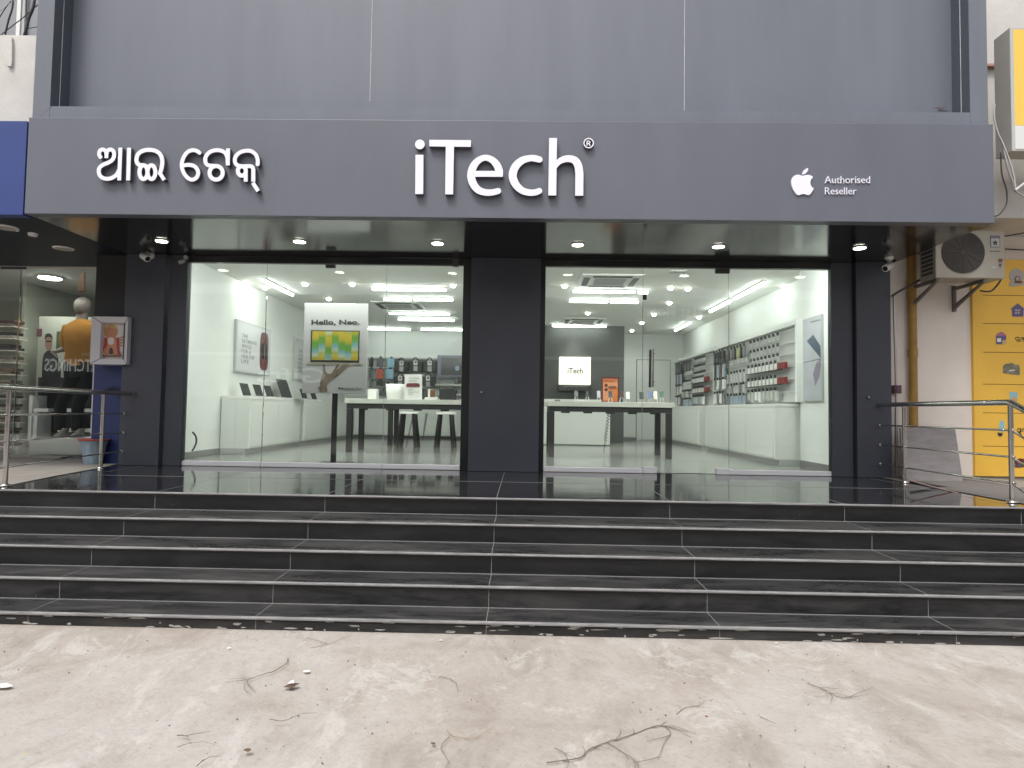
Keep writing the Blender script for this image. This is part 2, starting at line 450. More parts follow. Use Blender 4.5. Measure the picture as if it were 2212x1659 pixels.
box('core', M_dark, (XL, XR, 4.12, 8, .0, .06), st)
# patchy plaster splashes where the lowest riser meets the ground
sp = MB(); rs = random.Random(3)
for k in range(150):
    x = rs.uniform(-6, 6); w = rs.uniform(.01, .11)*(2 if rs.random() < .2 else 1); z = rs.choice([rs.uniform(.0, .02), rs.uniform(.05, .07), rs.uniform(.0, .07)])
    y = YE[4]+.0235; h = rs.uniform(.003, .010)
    n = 9; pts = []
    for q in range(n):
        a = 2*math.pi*q/n; rr = rs.uniform(.5, 1)
        pts.append((x+math.cos(a)*w*.5*rr, y, max(.001, z+math.sin(a)*h*rr)))
    sp.prism(pts, (0, -.0015, 0))
tag(sp.build('plaster_splash', mat('dried_plaster', (.42, .41, .38), .9), st), kind='stuff')
# neighbour floors beside the platform
def floor_poly(name, pts, mt, z, label, cat):
    o = MB().prism([(x, y, z) for x, y in pts], (0, 0, .004 if z > .6 else .02)); o = o.build(name, mt); tag(o, label, cat, kind='structure'); return o
M_path = mat('worn_cement_floor', (.25, .23, .205), .85, var=.14, vs=3, bump=.3, bs=20)
M_path2 = mat('dark_cement_floor', (.15, .14, .135), .85, var=.14, vs=4, bump=.3, bs=20)
floor_poly('side_pavement', [(-9.5, 5.42), (-4.55, 5.42), (-4.78, 6.5), (-4.9, 7.3), (-5.05, 7.92), (-5.05, 8.9), (-9.5, 8.9)], M_path, .672, None, None)
floor_poly('side_pavement', [(4.34, 5.55), (9.5, 5.55), (9.5, 8.6), (4.34, 8.6)], M_path2, .672, None, None)

# ---- the shop building
YG = 7.86; YP = 7.75; ZS = 3.30; YFA = 6.14; ZFT = 4.27; XA, XB = -4.98, 4.54; YFR = 6.24; YREC = 6.50
sb = T('shop_building', 'grey panel clad shop building with glazed front between dark pillars', 'building', (0, YG, Z0))
def prism_px(mb, pts, Y, d):  # pts in display px on plane Y, extruded back by d
    w = [P(x, y, Y=Y) for x, y in pts]; return mb.prism(w, (0, d, 0))
box('sign_fascia', M_acp, (XA, XB, YFA, YFA+.12, ZS-.005, ZFT), sb, bevel=.004)
XFL, XFR, XIL, XIR = P(78, 100, Y=YFR).x, P(2132, 100, Y=YFR).x, P(113, 120, Y=YFR).x, P(2094, 120, Y=YFR).x
ZIB = P(1100, 236, Y=YFR).z
box('panel_frame', M_acp_up, (XFL, XIL, YFR, 6.9, ZFT-.2, 6.4), sb)
box('panel_frame', M_acp_up, (XIR, XFR, YFR, 6.9, ZFT-.2, 6.4), sb)
box('panel_frame', M_acp_up, (XIL+.001, XIR-.001, YFR+.002, 6.9, ZFT-.2, ZIB), sb)
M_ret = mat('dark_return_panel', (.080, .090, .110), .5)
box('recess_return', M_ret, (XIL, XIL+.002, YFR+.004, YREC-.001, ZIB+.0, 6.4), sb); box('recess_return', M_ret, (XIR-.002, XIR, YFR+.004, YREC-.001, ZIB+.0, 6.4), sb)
box('wall_panel', M_acp_up, (XIL+.001, XIR-.001, YREC, YREC+.08, ZIB-.05, 6.4), sb)
for (xa, ya, xb, yb) in ((803, 22, 799, 218), (1478, 40, 1478, 240)):
    a = P(xa, ya, Y=YREC); b = P(xb, yb, Y=YREC); c0 = P(xa, -400, Y=YREC)
    box('panel_seam', M_seam, (b.x-.002, b.x+.002, YREC-.003, YREC, b.z, 6.4), sb)
for q in ((XIL+.001, XIL+.006), (XIR-.006, XIR-.001)): box('panel_seam', M_seam, (*q, 6.36, 6.364, ZIB, 6.4), sb)
for px in (1434, 600, 2040): 
    x = P(px, 360, Y=YFA).x; box('panel_joint', mat('joint_line_grey', (.15, .155, .175), .6), (x-.001, x+.001, YFA-.0006, YFA, ZS, ZFT-.004), sb)  # thin grey strips marking the fascia panel joints
mj = MB().prism([P(108, 229, Y=YFR), P(111, 229, Y=YFR), P(88, 250, Y=YFR), P(85, 250, Y=YFR)], (0, -.001, 0)); mj.build('mitre_joint', MATS['joint_line_grey'], sb)
box('soffit', M_soff, (XA+.004, XB-.004, YFA+.121, YG+.025, ZS, ZS+.05), sb)
box('soffit_core', M_black, (XA+.02, XB-.02, YFA+.13, YG+.028, ZS+.051, 4.0), sb)
# pillars
def pillar(x0, x1, name='pillar', y0=YP, y1=YG+.045): return box(name, M_pil, (x0, x1, y0, y1, Z0, ZS-.002), sb, bevel=.004)
pl1 = pillar(P(263, 800, Y=YP).x, P(349, 800, Y=YP).x)
pillar(P(353, 800, Y=YP).x, P(392, 800, Y=YP).x, y0=YP+.05)
pc = pillar(P(1014, 800, Y=YP).x, P(1166, 800, Y=YP).x)
pr = pillar(P(1851, 800, Y=YP).x, 4.46)
pillar(P(1800, 800, Y=YP).x+.01, P(1848, 800, Y=YP).x, y0=YP+.06)
for px, py, par in ((1040, 847, pc), (1876, 858, pr)):
    c = P(px, py, Y=YP); o = MB().cyl(c+Vector((0, -.012, 0)), c+Vector((0, .01, 0)), .024, 20); o.build('lock_escutcheon', M_dark, par)
    MB().cyl(c+Vector((0, -.013, 0)), c+Vector((0, -.011, 0)), .010, 12).build('keyhole', M_lgrey, par)
# window frames
XW = [P(392, 800, Y=YG).x, P(1003, 800, Y=YG).x, P(1176, 800, Y=YG).x, P(1797, 800, Y=YG).x]
ZH = 3.215
fr = MB()
for x0, x1 in ((XW[0]+.001, P(1014, 800, Y=YP).x-.002), (P(1166, 800, Y=YP).x+.002, P(1800, 800, Y=YP).x+.008)):
    box('head_frame', M_black, (x0, x1, YG-.045, YG+.03, ZH, ZS-.003), sb, bevel=.003)
for x0, x1 in ((XW[0]-.001, XW[0]+.055), (XW[1]-.03, P(1014, 800, Y=YP).x-.001), (P(1166, 800, Y=YP).x+.001, XW[2]+.0), (XW[3]-.01, P(1800, 800, Y=YP).x+.009)):
    box('side_frame', M_black, (x0, x1, YG-.035, YG+.03, Z0, ZH-.001), sb)
# interior shell
XWL, XWR, YBK, ZC = -4.74, 4.22, 16.8, 3.50
for nm, mt_, b in (('shop_floor', M_floor, (XWL-.3, XWR+.4, YG+.05, YBK+.2, Z0-.2, Z0+.004)), ('shop_ceiling', M_ceil, (XWL-.3, XWR+.4, YG+.03, YBK+.2, ZC, ZC+.1)),
                   ('shop_wall', M_wall, (XWL-.2, XWL, YG+.04, YBK, Z0, ZC)), ('shop_wall', M_wall, (XWR, XWR+.2, YG+.04, YBK, Z0, ZC)), ('shop_wall', M_wall, (XWL, XWR, YBK, YBK+.15, Z0, ZC))):
    tag(box(nm, mt_, b), kind='structure')
box('ceiling_upstand', M_ceil, (XWL, XWR, YG+.031, YG+.06, ZH+.09, ZC), sb)
box('front_pier', M_wall, (4.0, XWR-.001, YG+.05, 9.22, Z0+.1, ZC-.001), sb)
box('skirting', M_grey, (3.985, 3.999, YG+.05, 9.2, Z0+.005, Z0+.10), sb)
box('skirting', M_grey, (XWL+.001, XWL+.014, 8.6, 9.86, Z0+.005, Z0+.09), sb)
box('front_pier', M_wall, (XWL+.001, -4.50, YG+.05, 8.35, Z0+.005, ZC-.001), sb)
dw = box('feature_wall', M_darkwall, (-1.2, P(1348, 800, Y=15.3).x, 15.3, 15.45, Z0+.005, ZC-.001), sb)
rc = MB(); a = P(1376, 778, Y=YBK); b = P(1446, 957, Y=YBK)
rc.box(a.x, b.x, YBK-.03, YBK-.001, Z0+.05, a.z); rc.build('flush_door', M_white, sb, bevel=.004)
box('door_outline', M_grey, (a.x-.02, b.x+.02, YBK-.012, YBK-.002, Z0+.05, a.z+.02), sb)
box('skirting', M_grey, (P(1348, 800, Y=YBK-.1).x, a.x, YBK-.02, YBK-.001, Z0+.005, Z0+.1), sb)

# ---- glass panes and door
def pane(x0, x1, nm, label, cat, z0=Z0+.0, rail=True, grp='glass panes of the shop front'):
    t = T(nm, label, cat, ((x0+x1)/2, YG, Z0), grp)
    box('glass', M_glass, (x0+.002, x1-.002, YG-.006, YG+.006, z0+.012, ZH), t)
    box('glass_edge', M_edge, (x1-.0035, x1+.0005, YG-.0055, YG+.0055, z0+.012, ZH), t)
    if rail:
        r_ = MB().box(x0+.002, x1-.002, YG-.03, YG+.02, Z0+.002, Z0+.062); r_.build('bottom_rail', M_alu, t, bevel=.006)
    return t
xj1 = P(571, 800, Y=YG).x; xj2 = P(831, 800, Y=YG).x
p1 = pane(XW[0]+.055, xj1, 'window_pane', 'tall glass pane at left of the shop window, before the low white counter', 'window')
p2 = pane(xj1, xj2, 'window_pane', 'middle glass pane of the shop window, in front of the hello sign', 'window')
p3 = pane(xj2, XW[1]-.03, 'window_pane', 'glass pane before the stools, ending at the central pillar', 'window')
xd1, xd2 = P(1388, 800, Y=YG).x, P(1575, 800, Y=YG).x
p4 = pane(XW[2], xd1, 'window_pane', 'fixed glass pane between the central pillar and the glass door', 'window')
p5 = pane(xd2, XW[3]-.01, 'window_pane', 'fixed glass pane at right of the door, before the accessory racks', 'window')
dr = pane(xd1+.003, xd2-.003, 'glass_door', 'frameless glass door with steel corner patches and tall pull handle', 'door', rail=False, grp=None)
for (a0, b0, a1, b1) in ((1389, 1008, 1418, 1027), (1546, 1011, 1575, 1031), (1545, 579, 1575, 591)):
    x0, x1, z0, z1 = RX(a0, b0, a1, b1, YG); MB().box(x0, x1, YG-.028, YG+.02, max(z0, Z0+.003), z1).build('corner_patch', M_alu if b0 > 900 else M_dark, dr, bevel=.004)
h = MB(); a = P(1405, 756, Y=YG-.07); b = P(1404, 837, Y=YG-.07)
h.tube([a, b], .015, 12)
for q in (a.z-.06, b.z+.06): h.cyl((a.x, YG-.07, q), (a.x, YG-.006, q), .009, 10)
h.build('handle', M_dark, dr)
h = MB(); a = P(1411, 754, Y=YG+.06); b = P(1410, 836, Y=YG+.06); h.tube([a, b], .013, 12)
for q in (a.z-.06, b.z+.06): h.cyl((a.x, YG+.07, q), (a.x, YG+.006, q), .009, 10)
h.build('handle', M_steel, dr)
x0, x1, z0, z1 = RX(1388, 637, 1396, 648, YG); MB().box(x0, x1, YG-.03, YG-.007, z0, z1).build('clamp', M_dark, dr)
for (par, a0, b0, a1, b1) in ((p2, 706, 574, 726, 580), (p3, 979, 549, 991, 577)):
    x0, x1, z0, z1 = RX(a0, b0, a1, b1, YG); MB().box(x0, x1, YG-.05, YG-.01, z0, z1).build('clip', M_dark, par)

# =================================================================== SIGN LETTERS
YL = YFA-.022
def letter(par, name, fn, bb, conv, depth=.05, h=3.2, mt=None):
    polys = contours(fn, *bb, h)
    def mp(a, b, c):
        x, y = conv(a, b); p = P(x, y, Y=YFA-depth-.004); return Vector((p.x, YFA-.004-c, p.z))
    # map so that ccw polygons face the street
    polys = [[(x, -y) for x, y in pl] for pl in polys]
    f = lambda a, b, c: mp(a, -b, c)
    front = fill(polys, .004, lambda a, b, c: f(a, b, depth-.004+c), name, mt or M_letter, par)
    fill(polys, depth-.005, lambda a, b, c: f(a, b, c), 'letter_return', M_side, front)
    return front
def u(*fs): return lambda X, Y: np.minimum.reduce([f(X, Y) for f in fs])
def S(pts, w, butt=(False, False), k=5, smooth=True):
    p = [tuple(q) for q in (spline(pts, k) if smooth else pts)]; return lambda X, Y: sd_stroke(X, Y, p, w, butt)
def PL(pts): return lambda X, Y: sd_poly(X, Y, pts)
def EL(cx, cy_, rx, ry, w, n=28):
    p = [(cx+rx*math.cos(2*math.pi*i/n), cy_+ry*math.sin(2*math.pi*i/n)) for i in range(n+1)]; return lambda X, Y: sd_stroke(X, Y, p, w)
def RC(x0, y0, x1, y1): return PL([(x0, y0), (x1, y0), (x1, y1), (x0, y1)])
od = T('odia_sign_letters', 'raised white Odia script letters at left of the grey fascia', 'sign', P(388, 400, Y=YFA))
k1 = lambda a, b: ((360+a/3.16)*.5486, (560+b/3.16)*.5486)
B = (True, True)
letter(od, 'letter', u(S([(113, 188), (95, 150), (105, 105), (145, 90), (180, 115), (186, 150)], 48, (True, False)), S([(187, 140), (185, 197)], 46, B, smooth=False),
    S([(188, 140), (200, 105), (240, 90), (275, 115), (282, 165), (262, 215), (215, 250), (140, 282), (98, 320), (90, 365), (105, 415), (150, 447), (205, 455), (262, 440), (310, 405), (342, 350)], 48),
    PL([(335, 67), (384, 67), (368, 474), (320, 474)])), (40, 40, 410, 500), k1)
letter(od, 'letter', PL([(443, 68), (492, 68), (480, 474), (432, 474)]), (420, 50, 510, 495), k1)
letter(od, 'letter', u(S([(905, 470), (850, 383)], 46, B, smooth=False), S([(852, 388), (876, 300), (880, 225), (858, 155), (800, 108), (715, 94), (640, 106), (582, 145), (560, 205), (568, 258), (600, 282), (655, 287), (690, 305)], 50),
    EL(647, 372, 50, 86, 50), EL(746, 372, 49, 86, 50)), (500, 40, 960, 520), k1)
letter(od, 'letter', u(S([(1348, 135), (1310, 107), (1255, 98), (1195, 122), (1150, 180), (1124, 260), (1130, 335), (1160, 400), (1205, 448), (1255, 466), (1305, 440), (1328, 385), (1312, 330), (1268, 292), (1205, 281), (1150, 288)], 48, (True, False))), (1070, 50, 1380, 520), k1)
letter(od, 'letter', u(PL([(1676, 77), (1724, 77), (1720, 288), (1672, 288)]), S([(1694, 250), (1690, 190), (1660, 130), (1600, 101), (1530, 101), (1465, 127), (1423, 178), (1416, 235), (1438, 278), (1490, 292), (1560, 294)], 48),
    EL(1551, 380, 82, 85, 50)), (1370, 50, 1750, 510), k1)
letter(od, 'letter', u(S([(2066, 282), (2068, 220), (2045, 155), (1990, 112), (1925, 105), (1850, 125), (1796, 175), (1784, 232), (1805, 278), (1860, 297), (1960, 297), (1998, 305), (2013, 340), (2013, 400)], 48, (True, False)),
    RC(1989, 330, 2038, 490), RC(1895, 300, 1943, 490), EL(1871, 357, 50, 58, 50)), (1740, 50, 2120, 510), k1)
letter(od, 'letter', S([(2008, 503), (2074, 608)], 48, B, smooth=False), (1960, 470, 2130, 640), k1)

it = T('shop_name_letters', 'large raised white letters reading iTech above the entrance', 'sign', P(1095, 422, Y=YFA))
k2 = lambda a, b: ((1610+a/2.949)*.5486, (510+b/2.949)*.5486)
DOT = lambda cx, cy_, r: (lambda X, Y: np.hypot(X-cx, Y-cy_)-r)
letter(it, 'letter', u(PL([(76, 293), (169, 293), (166, 749), (73, 749)]), DOT(127, 172, 56)), (50, 90, 200, 775), k2)
letter(it, 'letter', u(PL([(237, 119), (721, 123), (720, 201), (237, 195)]), PL([(428, 180), (524, 180), (514, 752), (421, 752)])), (210, 95, 750, 780), k2)
letter(it, 'letter', u(S([(1048, 710, 34), (965, 730, 36), (885, 729, 38), (805, 700, 42), (748, 630, 45), (722, 530, 46), (748, 430, 44), (805, 360, 38), (885, 326, 34), (965, 352, 38), (1022, 412, 43), (1049, 480, 44)], 0, (True, False)),
    RC(735, 480, 1093, 548)), (640, 270, 1120, 800), k2)
letter(it, 'letter', S([(1524, 350, 36), (1462, 334, 38), (1400, 333, 37), (1312, 360, 42), (1237, 430, 46), (1205, 530, 47), (1237, 632, 45), (1312, 705, 40), (1400, 732, 37), (1470, 728, 36), (1520, 710, 34)], 0, B), (1130, 270, 1560, 800), k2)
letter(it, 'letter', u(PL([(1628, 98), (1720, 98), (1711, 765), (1619, 765)]), S([(1690, 440, 24), (1738, 378, 32), (1800, 345, 38), (1870, 338, 40), (1932, 362, 44), (1968, 425, 46), (1980, 520, 46)], 0),
    PL([(1933, 500), (2027, 500), (2025, 768), (1931, 768)])), (1590, 70, 2060, 800), k2)
rg = T('registered_mark', 'small round white registered mark beside the last shop name letter', 'sign', P(1272, 320, Y=YFA))
letter(rg, 'ring', u(EL(2088, 157, 54, 54, 13), S([(2069, 186), (2069, 132)], 12, B, smooth=False), S([(2069, 134), (2092, 134), (2103, 146), (2092, 160), (2069, 160)], 11), S([(2086, 160), (2106, 186)], 12, B, smooth=False)), (2010, 80, 2170, 240), k2, h=2.4, depth=.035)
ap = T('bitten_fruit_emblem', 'flat white bitten fruit emblem with leaf at right of the fascia', 'sign', P(1732, 422, Y=YFA))
k3 = lambda a, b: ((3080+a/5.53)*.5486, (640+b/5.53)*.5486)
def pxpoly(pts, conv, Y, depth, name, mt, par, smooth=True):
    q = [tuple(p) for p in (spline(pts, 4, True) if smooth else pts)]
    w = [P(*conv(a, b), Y=Y) for a, b in q]; pl = [(p.x, p.z) for p in w]
    return fill([pl], depth, onY(Y), name, mt, par)
pxpoly([(437, 298), (400, 292), (360, 279), (305, 278), (250, 300), (210, 345), (190, 400), (188, 465), (200, 530), (228, 600), (268, 665), (303, 704), (335, 718), (375, 712), (410, 700), (450, 695), (500, 703), (540, 717), (575, 712), (612, 683), (650, 622), (673, 573), (668, 566), (635, 545), (608, 500), (601, 440), (615, 385), (650, 338), (655, 330), (630, 305), (590, 285), (540, 278), (490, 286)], k3, YFA-.001, .014, 'fruit', M_letter, ap)
pxpoly([(430, 263), (432, 235), (450, 195), (485, 160), (535, 133), (550, 140), (550, 170), (530, 215), (490, 252), (460, 263)], k3, YFA-.001, .014, 'leaf', M_letter, ap)
au = T('reseller_lettering', 'small white lettering reading Authorised Reseller on the fascia', 'sign', P(1830, 422, Y=YFA))
for s_, a0, b0, a1, b1 in (('Authorised', 918, 303, 1900, 458), ('Reseller', 922, 550, 1605, 702)):
    p, q = k3(a0, b0), k3(a1, b1); textY(s_, p[0], p[1], q[0], q[1], YFA-.001, M_letter, 'word', au, .012, -.008)
# faint ghost ledge & twig on ledge
tw = MB(); rr = random.Random(2); c = P(2030, 241, Y=6.5)
for k in range(14):
    a = c+Vector((rr.uniform(-.10, .02), rr.uniform(-.05, .05), .01)); b = a+Vector((rr.uniform(.03, .10), rr.uniform(-.03, .03), rr.uniform(-.004, .03)))
    tw.tube([a, b], .0025, 5)
tag(tw.build('dry_twig_bundle', mat('reddish_twig', (.10, .03, .025), .8)), 'small reddish bundle of twigs on the panel ledge above the fascia', 'twigs')

# ---- soffit lamps
def lamp(px, py, Z, r, lit, name, label, grp):
    c = P(px, py, Z=Z); t = T(name, label, 'lamp', c, grp)
    ring = MB().tube([c+Vector((0, 0, .0)), c+Vector((0, 0, -.012))], [r*1.15, r*1.05], 28); ring.build('bezel', M_grey if lit else M_white2, t)
    MB().cyl(c+Vector((0, 0, -.0121)), c+Vector((0, 0, -.016)), r*.9, 28).build('diffuser', M_ext if lit else mat('unlit_diffuser', (.42, .38, .33), .5), t)
    return t
WH = ['over the security cameras at the outer left pillar', 'above the left counter window', 'between the left window and the central pillar', 'just right of the central pillar', 'above the glass door', 'over the outer right pillar']
for i, (px, py) in enumerate(((349, 519), (647, 520), (945, 524), (1248, 527), (1552, 531), (1857, 534))):
    lamp(px, py, ZS, .068, True, 'soffit_lamp', 'round lit lamp in the glossy soffit '+WH[i], 'lamps in the glossy soffit')

# ---- security cameras
def cctv(px, py, Y, s, label, mirror=1, zc=ZS):
    c = P(px, py, Y=Y); t = T('security_camera', label, 'camera', c, 'white security cameras under the soffits')
    w = M_white2 if s > .6 else M_lgrey
    top = Vector((c.x+.05*mirror*s, c.y+.08, zc-.001)) if zc else Vector((c.x+.04*mirror*s, YP-.001, c.z+.06))
    MB().tube([top, top+(Vector((0, 0, -.03)) if zc else Vector((0, -.03, 0)))], [.05*s, .042*s], 18).build('base', w, t)
    MB().tube([top, Vector((c.x+.03*mirror*s, c.y+.05, c.z+.05)), Vector((c.x+.01*mirror*s, c.y+.02, c.z+.02))], [.022*s, .02*s, .018*s], 12).build('arm', w, t)
    d = Vector((-.75*mirror, -.45, -.45)).normalized()
    a = c+d*(-.05*s); b = c+d*.085*s
    MB().tube([a, a+d*.01, b-d*.005, b], [.03*s, .042*s, .042*s, .038*s], 18).build('housing', w, t)
    MB().tube([b, b+d*.004], [.03*s, .028*s], 16).build('lens', M_black, t)
cctv(312, 554, 7.55, 1.0, 'white security camera by the outer left pillar below the soffit lamp', -1, None)
cctv(394, 565, 7.7, .55, 'small grey security camera in the corner of the left window frame', 1, None)
cctv(1920, 575, 7.45, 1.0, 'white security camera at the right end of the shop soffit', 1)
cctv(50, 488, 6.8, 1.0, 'white security camera under the neighbouring navy soffit', 1)

# =================================================================== INTERIOR LIGHTS
def strip(a, b, label, hang=.03):
    p, q = P(*a, Z=ZC-hang), P(*b, Z=ZC-hang)
    if abs(p.x-q.x) > abs(p.y-q.y): m_ = (p.y+q.y)/2; p.y = q.y = m_
    else: m_ = (p.x+q.x)/2; p.x = q.x = m_
    t = T('tube_light', label, 'lamp', ((p.x+q.x)/2, (p.y+q.y)/2, ZC), 'bright tube lights on the shop ceiling')
    w = .02; al = abs(p.x-q.x) > abs(p.y-q.y)
    if al: bx_ = (min(p.x, q.x), max(p.x, q.x), p.y-w, p.y+w)
    else: bx_ = (p.x-w, p.x+w, min(p.y, q.y), max(p.y, q.y))
    box('housing', M_white2, (bx_[0]-.008, bx_[1]+.008, bx_[2]-.002, bx_[3]+.002, ZC-hang, ZC-.001), t)
    box('tube', M_tube, (*bx_, ZC-hang-.035, ZC-hang-.001), t, bevel=.012)
SL = [((804.5, 623.5), (963, 624.3), 'frontmost long tube light on the ceiling behind the hello sign'), ((830, 644.7), (888, 645.2), 'short tube light in the second row behind the hello sign'), ((895, 645.4), (978, 646), 'medium tube light in the second row nearest the central pillar'),
      ((841.6, 675.8), (971, 676.7), 'tube light just behind the left ceiling cassette'), ((860.8, 689.3), (981, 690), 'tube light in the fourth row of the left half'), ((790, 709.3), (886, 710), 'rearmost tube light seen right beside the hello sign'), ((910, 710.4), (1012, 711.6), 'rearmost tube light seen at the central pillar'),
      ((566.6, 603), (633, 635.8), 'slanting tube light along the left wall above the watch poster'), ((1238, 627.5), (1371.7, 628.9), 'long tube light just behind the front right ceiling cassette'), ((1378.7, 629.8), (1400, 630.2), 'very short tube light beside the long one over the door'),
      ((1230, 649), (1313, 650), 'left tube light of the second pair in the right half'), ((1318.5, 650.4), (1379, 651.2), 'right tube light of the second pair in the right half'), ((1193.4, 702.5), (1309, 704), 'rearmost tube light above the dark feature wall'),
      ((1652, 609), (1588, 643), 'nearest tube light along the right wall'), ((1581, 648), (1531, 671.5), 'second tube light along the right wall'), ((1491, 696), (1458, 713), 'farthest tube light along the right wall')]
for a, b, l in SL: strip(a, b, l)
DL = [(534.6, 609.4, 'highest of the two downlights by the left wall'), (573, 619.8, 'downlight under the slanting tube light by the left wall'), (658.8, 612, 'downlight right of the slanting left tube light'), (710.5, 644, 'downlight just above the hello sign'),
      (761, 612, 'downlight above the right half of the hello sign'), (815.4, 614, 'downlight at the left end of the frontmost tube light'), (978.5, 615, 'downlight nearest the central pillar in the left window'), (1219.5, 615.8, 'downlight left of the front right ceiling cassette'),
      (1270, 675, 'downlight above the rear right ceiling cassette'), (1448.7, 620, 'left one of the downlight pair beyond the glass door top'), (1485.8, 622, 'yellowish downlight, right one of the pair beyond the glass door'), (1446, 652.6, 'downlight above the diagonal row behind the door'),
      (1413, 677.6, 'third downlight of the diagonal row behind the door'), (1386.6, 696, 'fourth downlight of the diagonal row behind the door'), (1365, 713, 'last downlight of the diagonal row, at the feature wall edge'), (1694, 617, 'downlight by the right wall beyond the nearest slanting tube'), (1510, 684, 'small spotlight between the second and last right wall tubes')]
for px, py, l in DL:
    c = P(px, py, Z=ZC); t = T('downlight', l, 'lamp', c, 'round downlights in the shop ceiling')
    MB().tube([c, c+Vector((0, 0, -.01))], [.075, .07], 20).build('bezel', M_white2, t)
    MB().tube([c+Vector((0, 0, -.011)), c+Vector((0, 0, -.035)), c+Vector((0, 0, -.045))], [.042, .038, .022], 16).build('bulb', M_down, t)
def beam(X, Y_, e, ang=150, soft=.05):
    l = bpy.data.lights.new('downlight_beam', 'SPOT'); l.energy = e; l.spot_size = R(ang); l.spot_blend = 1; l.shadow_soft_size = soft; l.color = (.97, 1, .93)
    o = bpy.data.objects.new('downlight_beam', l); COL.objects.link(o); o.location = (X, Y_, ZC-.05)
for px, py, l in DL:
    c = P(px, py, Z=ZC); beam(c.x, c.y, 8 if c.x < XWL+.9 or c.x > XWR-.9 else 38)
for X, l in ((-4.0, 'over the left pier'), (-2.45, 'above the hello sign board'), (-1.2, 'by the central pillar, left room'), (1.1, 'before the right table'), (2.6, 'inside the glass door'), (3.6, 'by the right front pier')):  # row added to brighten the front; the board's lamp follows its scallop
    c = Vector((X, 8.12, ZC)); t = T('downlight', 'unseen front row downlight behind the window head, '+l, 'lamp', c, 'round downlights in the shop ceiling')
    MB().tube([c, c+Vector((0, 0, -.01))], [.075, .07], 20).build('bezel', M_white2, t); MB().tube([c+Vector((0, 0, -.011)), c+Vector((0, 0, -.035)), c+Vector((0, 0, -.045))], [.042, .038, .022], 16).build('bulb', M_down, t)
    beam(X, 8.12, 30)
for x0, x1, l in ((-4.3, -.9, 'long added fill tube hidden behind the left window head'), (.4, 3.8, 'long added fill tube hidden behind the right window head')):  # fill tubes added out of sight to brighten street-facing surfaces
    t = T('tube_light', l, 'lamp', ((x0+x1)/2, 8.1, ZC), 'bright tube lights on the shop ceiling')
    box('housing', M_white2, (x0, x1, 8.06, 8.14, ZC-.03, ZC-.001), t); box('tube', M_tube, (x0+.02, x1-.02, 8.075, 8.125, ZC-.06, ZC-.031), t, bevel=.012)
    l_ = bpy.data.lights.new('added_fill_glow', 'AREA'); l_.shape = 'RECTANGLE'; l_.size = x1-x0; l_.size_y = .08; l_.energy = 39; l_.color = (.96, 1, .95)
    o = bpy.data.objects.new('added_fill_glow', l_); COL.objects.link(o); o.location = ((x0+x1)/2, 8.12, ZC-.07); o.rotation_euler = (R(25), 0, 0)
def cassette(a, b, c_, d, label):
    p = P(a, b, Z=ZC-.03); q = P(c_, d, Z=ZC-.03); p2 = P(c_, b, Z=ZC-.03)
    cx = (P((a+c_)/2, (b+d)/2, Z=ZC).x); yf = P((a+c_)/2, d, Z=ZC).y; yn = P((a+c_)/2, b, Z=ZC).y
    w = .47; y0 = (yf+yn)/2
    t = T('ceiling_cassette', label, 'air conditioner', (cx, y0, ZC), 'ceiling cassette air conditioners')
    box('panel', M_white2, (cx-w, cx+w, y0-w, y0+w, ZC-.03, ZC-.001), t, bevel=.01)
    gm = MB()
    for k in range(9): gm.box(cx-.24, cx+.24, y0-.23+k*.055, y0-.2+k*.055, ZC-.036, ZC-.031)
    gm.build('intake_grille', M_lgrey, t)
    for (x0, x1, yy0, yy1) in ((cx-.3, cx+.3, y0-.42, y0-.33), (cx-.3, cx+.3, y0+.33, y0+.42), (cx-.42, cx-.33, y0-.3, y0+.3), (cx+.33, cx+.42, y0-.3, y0+.3)):
        box('air_slot', M_dark if yy0 < y0-.35 or x0 < cx-.4 and x1 < cx-.3 else M_grey, (x0, x1, yy0, yy1, ZC-.037, ZC-.031), t)
cassette(1248, 589, 1386, 619, 'white ceiling cassette air conditioner behind the window right of the pillar')
cassette(801, 649, 923, 667, 'white ceiling cassette air conditioner above the stools')
cassette(1216, 686, 1304, 698, 'rear ceiling cassette air conditioner before the dark feature wall')
o = MB().box(P(1459, 590, Z=ZC).x-.12, P(1459, 590, Z=ZC).x+.12, 9.2, 9.35, ZC-.02, ZC-.001).build('ceiling_hatch', M_lgrey); tag(o, 'small grey hatch in the ceiling above the glass door', 'hatch')

# =================================================================== LEFT WALL
def counter(x0, x1, y0, y1, side, label, grp, n):
    t = T('display_counter', label, 'counter', ((x0+x1)/2, (y0+y1)/2, Z0), grp)
    kx0, kx1 = (x0, x1-.06) if side > 0 else (x0+.06, x1)
    box('plinth', M_lgrey, (kx0, kx1, y0+.0, y1, Z0+.005, Z0+.09), t)
    box('cabinet', M_white, (x0, x1, y0, y1, Z0+.09, Z0+.86), t, bevel=.004)
    box('worktop', M_white2, (x0-.005, x1+.005, y0-.006, y1, Z0+.861, Z0+.91), t, bevel=.004)
    fx = x1 if side > 0 else x0
    for k in range(n):
        ya = y0+.05+(y1-y0-.06)*k/n; yb = y0+.05+(y1-y0-.06)*(k+1)/n-.012
        box('drawer', M_white, (fx-.001, fx+.014*side, ya, yb, Z0+.12, Z0+.80), t, bevel=.002)
    return t
counter(XWL+.02, -4.27, 9.86, 12.1, 1, 'low white display counter along the left wall holding three laptops', 'white display counters', 2)
counter(XWL+.02, -4.27, 12.3, 15.9, 1, 'second white display counter along the left wall behind the first', 'white display counters', 3)
ZT = Z0+.91
M_post = mat('poster_paper', (.66, .67, .69), .25)
